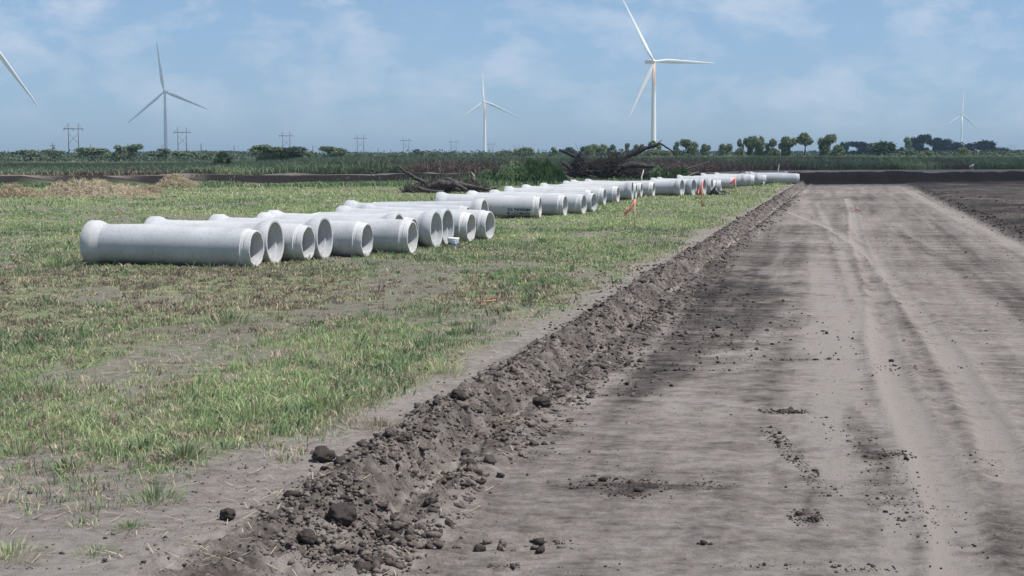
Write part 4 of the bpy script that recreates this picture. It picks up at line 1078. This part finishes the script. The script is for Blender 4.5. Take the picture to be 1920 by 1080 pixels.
TREES = [  # px left, px right, py top, distance, style, dark, label
 (20, 82, 280, 430, 'spread', 0, 'leftmost spreading tree, sky showing through its crown'),
 (76, 116, 279, 440, 'spread', 0, 'spreading tree under the leftmost utility pole'),
 (145, 202, 275, 450, 'round', 0, 'wide dark round tree right of the largest pylon'),
 (200, 236, 270, 420, 'open', 0, 'tree with pale crown directly left of the dense round one'),
 (231, 265, 271, 430, 'round', 0, 'dense round tree between the largest pylon and the left turbine'),
 (284, 325, 276, 460, 'open', 0, 'open crowned tree at the foot of the left wind turbine'),
 (326, 369, 281, 470, 'round', 0, 'low tree under the second pylon from the left'),
 (378, 408, 285, 420, 'bush', 0, 'small bush right of the second pylon'),
 (407, 434, 280, 300, 'bush', 1, 'dark bush standing in the weeds right of the second pylon'),
 (472, 522, 270, 330, 'spread', 0, 'tall tree with overhanging left crown, left of the third pylon'),
 (500, 524, 278, 480, 'round', 1, 'small dark tree tucked behind the overhanging crown'),
 (527, 573, 273, 340, 'round', 1, 'dark green round tree below the third pylon'),
 (573, 588, 280, 360, 'round', 0, 'narrow small tree right of the dark green round tree'),
 (603, 646, 275, 380, 'round', 0, 'pale green tree midway between the third and fourth pylons'),
 (660, 690, 284, 420, 'bush', 0, 'low bush under the fourth pylon'),
 (706, 748, 286, 400, 'bush', 0, 'flat bush left of the fifth pylon'),
 (770, 794, 276, 430, 'open', 1, 'dark arched tree right of the fifth pylon'),
 (795, 822, 282, 400, 'bush', 0, 'small bush right of the dark arched tree'),
 (829, 858, 285, 600, 'bush', 1, 'low dark bush under the sixth pylon'),
 (930, 968, 281, 460, 'bush', 0, 'low bush right of the middle wind turbine'),
 (966, 1016, 272, 420, 'bush', 0, 'broad dome shaped bush right of the middle wind turbine'),
 (1024, 1046, 274, 430, 'open', 0, 'thin airy tree right of the dome shaped bush'),
 (1056, 1080, 275, 600, 'spread', 1, 'small bluish tree behind the left log of the big pile'),
 (1090, 1114, 271, 430, 'round', 0, 'tree above the big brush pile, leftmost of three'),
 (1110, 1140, 267, 440, 'round', 0, 'tree above the big brush pile, middle of three'),
 (1138, 1158, 266, 430, 'open', 0, 'tree above the big brush pile, rightmost of three'),
 (1170, 1187, 265, 430, 'open', 0, 'slim tree, left of the pair before the tallest turbine'),
 (1187, 1206, 267, 430, 'round', 0, 'slim tree, right of the pair before the tallest turbine'),
 (1209, 1241, 258, 400, 'open', 0, 'tree hiding the foot of the tallest wind turbine'),
 (1225, 1256, 278, 380, 'bush', 0, 'bush below the bent end of the long fallen trunk'),
 (1262, 1281, 263, 420, 'open', 0, 'ragged tree right of the tallest wind turbine'),
 (1278, 1306, 262, 420, 'round', 0, 'fuller tree right of the ragged one'),
 (1314, 1331, 268, 430, 'round', 0, 'small leaning tree alone over the weeds'),
 (1347, 1370, 266, 430, 'round', 0, 'tree left of the tall row of trees'),
 (1379, 1396, 254, 420, 'open', 0, 'slender first tree of the tall row'),
 (1395, 1414, 253, 425, 'round', 0, 'second tree of the tall row, egg shaped crown'),
 (1412, 1434, 250, 420, 'round', 0, 'third and tallest tree of the tall row'),
 (1433, 1461, 254, 420, 'open', 0, 'fourth tree of the tall row, with pale bare limbs'),
 (1462, 1491, 253, 425, 'round', 0, 'fifth tree of the tall row, full crown down to the weeds'),
 (1491, 1526, 249, 420, 'umbrella', 0, 'umbrella shaped tree standing clear of its neighbours'),
 (1536, 1564, 253, 420, 'round', 0, 'tree right of the umbrella shaped one'),
 (1554, 1580, 266, 400, 'bush', 0, 'light green shrub leaning on the tree right of the umbrella one'),
 (1577, 1592, 263, 800, 'round', 1, 'narrow dark blue distant tree left of the dense grove'),
 (1594, 1642, 266, 850, 'round', 1, 'flat topped dark blue distant tree left of the large dark bush'),
 (1634, 1699, 259, 430, 'bush', 1, 'large very dark green bush at the left of the grove'),
 (1684, 1710, 254, 600, 'open', 0, 'taller grey green tree behind the large dark bush'),
 (1708, 1741, 253, 800, 'round', 1, 'dark blue round topped tree in the middle of the grove'),
 (1739, 1768, 256, 780, 'round', 1, 'dark tree left of the rightmost wind turbine'),
 (1760, 1804, 257, 780, 'bush', 1, 'broad dark tree in front of the rightmost wind turbine foot'),
 (1798, 1836, 267, 760, 'bush', 1, 'sloping dark tree right of the rightmost wind turbine'),
 (1829, 1883, 258, 760, 'bush', 1, 'broad dark dome tree near the right picture edge'),
 (1722, 1748, 280, 330, 'bush', 0, 'light green low bush before the grove'),
 (1790, 1822, 275, 340, 'bush', 0, 'bright yellow green shrub before the rightmost turbine'),
 (1878, 1925, 279, 900, 'bush', 1, 'low distant tree at the right picture edge'),
]
for i, (x0, x1, pt, D, style, dark, lab) in enumerate(TREES):
    k = i % 3 if style in ('round', 'bush', 'open') else i % 2
    tree_proto(style, k, dark); e = PROTO[(style, k, dark)]
    if not e[1]: r = e[0]; e[1] = True
    else: r = dup(e[0])
    b0 = at((x0 + x1) / 2, 288, D); zg = hz1(b0.x, D) - .15
    wd = (x1 - x0) / FPX * D * 1.22; h = at(x0, pt, D).z - zg
    r.location = (b0.x, D, zg); r.scale = (wd / .92, max(wd, h * .5) / .92, h / .98)
    r.rotation_euler = (0, 0, 0 if i % 2 else 3.14159)
    r['label'] = lab; r['group'] = 'trees and bushes beyond the weeds'
# green shrub in front of the bank
def shrub(px0, px1, pyb, pyt, Y, label, seed, n=5200, tint=.45):
    a0 = at(px0, pyb, Y); a1 = at(px1, pyb, Y); z0 = hz1((a0.x + a1.x) / 2, Y) - .05; H = at(px0, pyt, Y).z - z0; hw = (a1.x - a0.x) / 2
    g = np.random.default_rng(seed); r = thing('shrub', label, 'shrub', ((a0.x + a1.x) / 2, Y, z0))
    u = g.uniform(-1, 1, n); v = g.uniform(-1, 1, n); e = (1 - u * u).clip(0, 1) ** .33 * (1 - v * v).clip(0, 1) ** .33 * (.30 + .9 * vn(u * 4 + 9, v * 4, seed))
    hh = H * e; zz = g.uniform(0, 1, n) ** .7 * hh
    o = blades('foliage', u * hw, v * hw * .6, .18 + .25 * g.uniform(0, 1, n), np.full(n, .07), tint + .5 * (vn(u * 6, zz * 3, seed + 1) - .5) + g.normal(0, .08, n), M_shrub, 1.4, zz, seed)
    o.parent = r
    m = MB()
    for k in range(7): 
        a = g.uniform(0, 6.28); m.tube([(0.1 * math.cos(a), .1 * math.sin(a), 0), (hw * .3 * math.cos(a), hw * .2 * math.sin(a), H * .35), (hw * .55 * math.cos(a), hw * .35 * math.sin(a), H * .62)], [.04, .03, .012], 5)
    m.build('stems', M_bark, r)
shrub(925, 1062, 350, 305, 108.5, 'big mid green shrub left of the large brush pile', 4, 11000, .5)
shrub(1215, 1290, 338, 312, 112.5, 'low green shrub right of the large brush pile', 5, 4500, .45)
shrub(896, 960, 345, 318, 112.0, 'low green shrub behind the right end of the small brush pile', 6, 4000, .5)
shrub(395, 440, 340, 300, 150, 'dark bush rising from the weeds behind the left soil bank', 7, 4000, .35)
shrub(475, 560, 335, 286, 175, 'tall weedy bush before the overhanging tree', 8, 6000, .4)

# far tree belt along the horizon, too far to tell the trees apart
g = np.random.default_rng(77); n_ = 34000
X = g.uniform(-460, 460, n_); Y = g.uniform(1050, 1300, n_); hmax = 4.2 * (.25 + 1.0 * fbm(X * .02, X * 0, 4, 151, .6)) * np.where(g.uniform(0, 1, n_) < .5, 1, .8)
Z = g.uniform(0, 1, n_) * hmax; sz = g.uniform(.5, 1.3, n_)
a = g.normal(0, 1, (n_, 3)); a /= np.linalg.norm(a, axis=1)[:, None]; b2 = np.cross(a, g.normal(0, 1, (n_, 3))); b2 /= np.linalg.norm(b2, axis=1)[:, None]
p = np.stack([X, Y, Z], -1)
V = np.stack([p - a * sz[:, None], p + b2 * sz[:, None] * .8, p + a * sz[:, None], p - b2 * sz[:, None] * .8], 1).reshape(-1, 3)
tag(mesh_np('distant_trees', V, None, M_leafd, None, {'tint': np.repeat(g.uniform(.2, .8, n_), 4)}, False, np.arange(len(V)).reshape(-1, 4)), 'low bluish belt of distant trees along the whole horizon', 'trees', kind='stuff')

# low brush between and behind the trees, a ragged dark strip nobody could count
g = np.random.default_rng(78); n_ = 60000
Y = g.uniform(402, 560, n_); X = g.uniform(-1, 1, n_) * (Y * .34 + 5); hmax = 2.9 * sst(.30, .72, fbm(X * .05, Y * .01, 4, 152, .65)) + .35
Z = g.uniform(0, 1, n_) * hmax; sz = g.uniform(.14, .34, n_)
a = g.normal(0, 1, (n_, 3)); a /= np.linalg.norm(a, axis=1)[:, None]; b2 = np.cross(a, g.normal(0, 1, (n_, 3))); b2 /= np.linalg.norm(b2, axis=1)[:, None]
p = np.stack([X, Y, Z], -1)
V = np.stack([p - a * sz[:, None], p + b2 * sz[:, None] * .8, p + a * sz[:, None], p - b2 * sz[:, None] * .8], 1).reshape(-1, 3)
tag(mesh_np('low_brush', V, None, M_leafd, None, {'tint': np.repeat(g.uniform(.2, .9, n_), 4)}, False, np.arange(len(V)).reshape(-1, 4)), 'ragged dark strip of low brush under and between the trees', 'brush', kind='stuff')

# ------------------------------------------------------------------ wind turbines
def turbine(hx, hy, base_px, tips, hub_h, label, yaw=0.0, streak=False, rsc=1.0):
    D = (hub_h - HC) * FPX / (288 - hy)
    hub = at(hx, hy, D); bx = at(base_px, 288, D).x
    r = thing('wind_turbine', label, 'wind turbine', (bx, D, 0), 0, 'white wind turbines on the plain')
    ox = hub.x - bx
    V, Q = lathe([(0, 2.5), (hub_h * .3, 2.25), (hub_h * .7, 1.8), (hub_h - 1.6, 1.45), (hub_h - 1.5, 0)], 28, 'Z')
    mesh_np('tower', V, None, M_tower if streak else M_white, r, None, True, Q)
    cy, sy = math.cos(yaw), math.sin(yaw)
    # rotor axis points to the camera and to the right by yaw
    ax = Vector((sy, -cy, 0)); hv = Vector((ox, 0, hub_h)) 
    zc = hub.z - 0
    hv = Vector((ox, 0, zc))
    e1 = Vector((cy, sy, 0)); e3 = Vector((0, 0, 1))
    m = MB(); back = -ax
    L = 11.0
    secs = [(-1.5, 1.35, 1.4), (0, 1.75, 1.8), (3, 1.95, 2.0), (L - 2, 1.85, 1.9), (L, 1.5, 1.5)]
    V = []; Q = []
    for (d, w, h) in secs:
        for k in range(12):
            an = 2 * math.pi * (k + .5) / 12; cx_, sz_ = math.cos(an), math.sin(an)
            sx = math.copysign(abs(cx_) ** .45, cx_) * w; sz = math.copysign(abs(sz_) ** .45, sz_) * h
            V.append(hv + back * (d + 2.2) + e1 * sx + e3 * sz)
    for i in range(len(secs) - 1):
        for k in range(12): Q.append((i * 12 + k, i * 12 + (k + 1) % 12, (i + 1) * 12 + (k + 1) % 12, (i + 1) * 12 + k))
    Q.append(tuple(range(11, -1, -1))[:4]); 
    c1 = len(V); V.append(hv + back * (L + 2.2)); T = [(c1, (len(secs) - 1) * 12 + k, (len(secs) - 1) * 12 + (k + 1) % 12) for k in range(12)]
    MB().add(V, Q[:-1], T).build('nacelle', M_white, r, True)
    # hub spinner
    sp = [(-2.4, 0.05), (-2.1, .9), (-1.2, 1.55), (0, 1.75), (1.0, 1.6), (1.2, .4)]
    V = []; Q = []
    for (d, rad) in sp:
        for k in range(16):
            an = 2 * math.pi * k / 16; V.append(hv + back * d + (e1 * math.cos(an) + e3 * math.sin(an)) * rad)
    for i in range(len(sp) - 1):
        for k in range(16): Q.append((i * 16 + k, i * 16 + (k + 1) % 16, (i + 1) * 16 + (k + 1) % 16, (i + 1) * 16 + k))
    MB().add(V, Q).build('hub', M_white, r, True)
    for (tx, ty) in tips:
        u = (tx - hx) / FPX * D / cy; v = (hy - ty) / FPX * D
        Lb = math.hypot(u, v); dr = (e1 * u + e3 * v).normalized(); side = ax.cross(dr).normalized()
        st_ = [(0.02, 1.0, 1.0), (0.05, 1.0, .95), (0.12, 1.6, .8), (0.2, 2.1, .6), (.3, 2.0, .48), (.5, 1.5, .32), (.7, 1.05, .2), (.88, .65, .12), (.97, .4, .07), (1.0, .08, .03)]
        V = []; Q = []
        for (f, ch, th) in st_:
            c = hv + dr * Lb * f - ax * (-.6 + 0.02 * Lb * f * f)
            tw = math.radians(22 * (1 - f) + 4)
            a_ = side * math.cos(tw) + ax * math.sin(tw); b_ = dr.cross(a_)
            off = (ch - 1.0) * .35
            for k in range(10):
                an = 2 * math.pi * k / 10
                V.append(c + a_ * (math.cos(an) * ch * rsc + off) + b_ * math.sin(an) * th * rsc)
        for i in range(len(st_) - 1):
            for k in range(10): Q.append((i * 10 + k, i * 10 + (k + 1) % 10, (i + 1) * 10 + (k + 1) % 10, (i + 1) * 10 + k))
        MB().add(V, Q).build('blade', M_white, r, True)
    return r
turbine(-29, 67, -31, [(65, 197), (-155, 40), (30, -75)], 86, 'nearest wind turbine, only one blade reaching in at the left picture edge', .1)
turbine(308, 172, 311, [(294, 78), (236, 231), (391, 205)], 85, 'grey looking wind turbine seen in shade at the left', -.1)
turbine(907, 190, 909, [(904, 132), (861, 224), (977, 222)], 85, 'middle wind turbine, mid sized, between the pylons and the big brush pile', .1, True)
turbine(1225, 115, 1225, [(1165, 2), (1348, 115), (1178, 223)], 85, 'tallest wind turbine with rust streaked tower, one blade pointing right', .42, True)
turbine(1804, 215, 1802, [(1807, 162), (1766, 240), (1837, 243)], 85, 'smallest and farthest wind turbine, at the right over the grove', .05)

# ------------------------------------------------------------------ power line
def pylon(px, pt, w, label, Hh=20.0):
    D = (Hh - HC) * FPX / (288 - pt); c = at(px, 288, D)
    r = thing('h_frame_pylon', label, 'pylon', (c.x, D, 0), 0, 'wooden H frame pylons of the power line')
    hw = w / FPX * D / 2; pr = .30
    for s_ in (-1, 1):
        m = MB(); m.tube([(s_ * hw, 0, -.5), (s_ * hw, 0, Hh)], [pr, pr * .75], 8); m.build('pole', M_pole, r)
    m = MB(); ch = Hh * .83; m.box((0, 0, ch), (hw * 4.0, .35, .45)); m.build('crossarm', M_pole, r)
    m = MB(); m.tube([(-hw, .2, Hh * .70), (hw, .2, Hh * .40)], .10, 6); m.tube([(hw, -.2, Hh * .70), (-hw, -.2, Hh * .40)], .10, 6)
    m.tube([(-hw * 2, 0, ch), (-hw, 0, Hh * .96)], .07, 5); m.tube([(hw * 2, 0, ch), (hw, 0, Hh * .96)], .07, 5); m.build('brace', M_pole, r)
    m = MB()
    for u in (-1.9, 0, 1.9): m.tube([(u * hw, 0, ch), (u * hw, 0, ch - 1.3)], .13, 6)
    m.build('insulators', M_pole, r)
for a in [(138.5, 231, 18.5, 'largest wooden pylon, leftmost of the power line'), (342, 239, 16, 'second pylon, just right of the left wind turbine'),
          (537, 247, 13.5, 'third pylon, above the dark green round tree'), (676, 253, 12, 'fourth pylon, above a low bush'), (761.5, 258, 10.5, 'fifth pylon, left of the dark arched tree'),
          (850.5, 261.5, 9.5, 'sixth pylon, left of the middle wind turbine'), (921, 266.5, 8, 'small pylon right behind the middle wind turbine'), (968, 271, 7, 'tiniest pylon, faint beyond the dome shaped bush'),
          (1898, 270, 8, 'small faint pylon near the right picture edge')]: pylon(*a)
def upole(px, pt, D, label, arm=True):
    c = at(px, 288, D); h = at(px, pt, D).z
    r = thing('utility_pole', label, 'utility pole', (c.x, D, 0), 0, 'thin utility poles above the tree line')
    m = MB(); m.tube([(0, 0, -.4), (0, 0, h)], [.26, .17], 8); m.build('pole', M_pole, r)
    if arm: m = MB(); m.box((0, 0, h - .9), (2.0, .18, .2)); m.build('crossarm', M_pole, r); m = MB(); m.tube([(.5, 0, h - 2.1), (.5, 0, h - 1.2)], .25, 8); m.build('transformer', M_pole, r)
for a in [(99, 268, 560, 'utility pole over the spreading tree, left of the largest pylon'), (170, 270, 700, 'thin pole above the wide dark tree', False), (240, 269, 700, 'short pole above the dense round tree', False), (304, 271, 700, 'thin pole just left of the turbine tower', False),
          (377.5, 269, 520, 'plain pole right of the second pylon', False), (439, 274, 620, 'plain pole left of the overhanging tree', False), (587, 273, 640, 'faint pole right of the third pylon', False), (709, 278, 700, 'faint pole right of the fourth pylon', False), (733, 279, 700, 'faint pole left of the fifth pylon', False), (883, 281, 500, 'stubby dark post left of the middle turbine', False), (868, 282, 700, 'short faint pole right of the sixth pylon', False)]: upole(*a)

# ------------------------------------------------------------------ haze
M_haze = bpy.data.materials.new('haze'); M_haze.use_nodes = True
n, l = M_haze.node_tree.nodes, M_haze.node_tree.links; n.clear()
vo = n.new('ShaderNodeVolumePrincipled'); ou = n.new('ShaderNodeOutputMaterial')
vo.inputs['Color'].default_value = (0.50, 0.74, 1.0, 1); vo.inputs['Density'].default_value = 0.00015; vo.inputs['Anisotropy'].default_value = 0.2
l.new(vo.outputs[0], ou.inputs['Volume'])
m = MB(); m.box((0, 1600, 125), (4400, 4800, 256)); hzb = m.build('haze', M_haze)
tag(hzb, kind='stuff')

# ------------------------------------------------------------------ fair weather clouds overhead, out of the frame; they shade the far field
M_cloud = bpy.data.materials.new('cloud'); M_cloud.use_nodes = True
n, l = M_cloud.node_tree.nodes, M_cloud.node_tree.links; n.clear()
vo = n.new('ShaderNodeVolumePrincipled'); ou = n.new('ShaderNodeOutputMaterial')
vo.inputs['Color'].default_value = (1, 1, 1, 1); vo.inputs['Density'].default_value = 0.022; vo.inputs['Anisotropy'].default_value = 0.3
l.new(vo.outputs[0], ou.inputs['Volume'])
def cloud(cx, cy, rx, ry, zc, th, label, seed):
    """centre of the shadow on the ground, half widths"""
    k = zc / math.tan(SUN_EL); ox, oy = k * math.sin(SUN_AZ), k * math.cos(SUN_AZ)
    bm = bmesh.new(); bmesh.ops.create_icosphere(bm, subdivisions=5, radius=1)
    o = Vector((seed * 3.1, seed * 7.7, seed))
    for v in bm.verts:
        d = v.co.normalized(); e = 1 + .16 * mnoise.noise(d * 2.2 + o) + .09 * mnoise.noise(d * 6 + o) + .05 * mnoise.noise(d * 13 + o)
        f = (abs(d.x) ** 4 + abs(d.y) ** 4) ** -.25 if abs(d.x) + abs(d.y) > .3 else 1.0
        q = d * e; sq = min(1.25, (f * math.hypot(d.x, d.y)) if math.hypot(d.x, d.y) > .3 else 1)
        v.co = Vector((q.x * sq * rx, q.y * sq * ry, (q.z if q.z > 0 else q.z * .45) * th))
    me = bpy.data.meshes.new('cloud'); bm.to_mesh(me); bm.free(); me.materials.append(M_cloud)
    ob = bpy.data.objects.new('cloud', me); COL.objects.link(ob); ob.location = (cx + ox, cy + oy, zc)
    ob['kind'] = 'structure'
cloud(25, 172, 230, 62, 480, 60, '', 1)
cloud(-470, 2142, 230, 130, 620, 90, '', 2)
cloud(250, 800, 190, 110, 520, 80, '', 3)
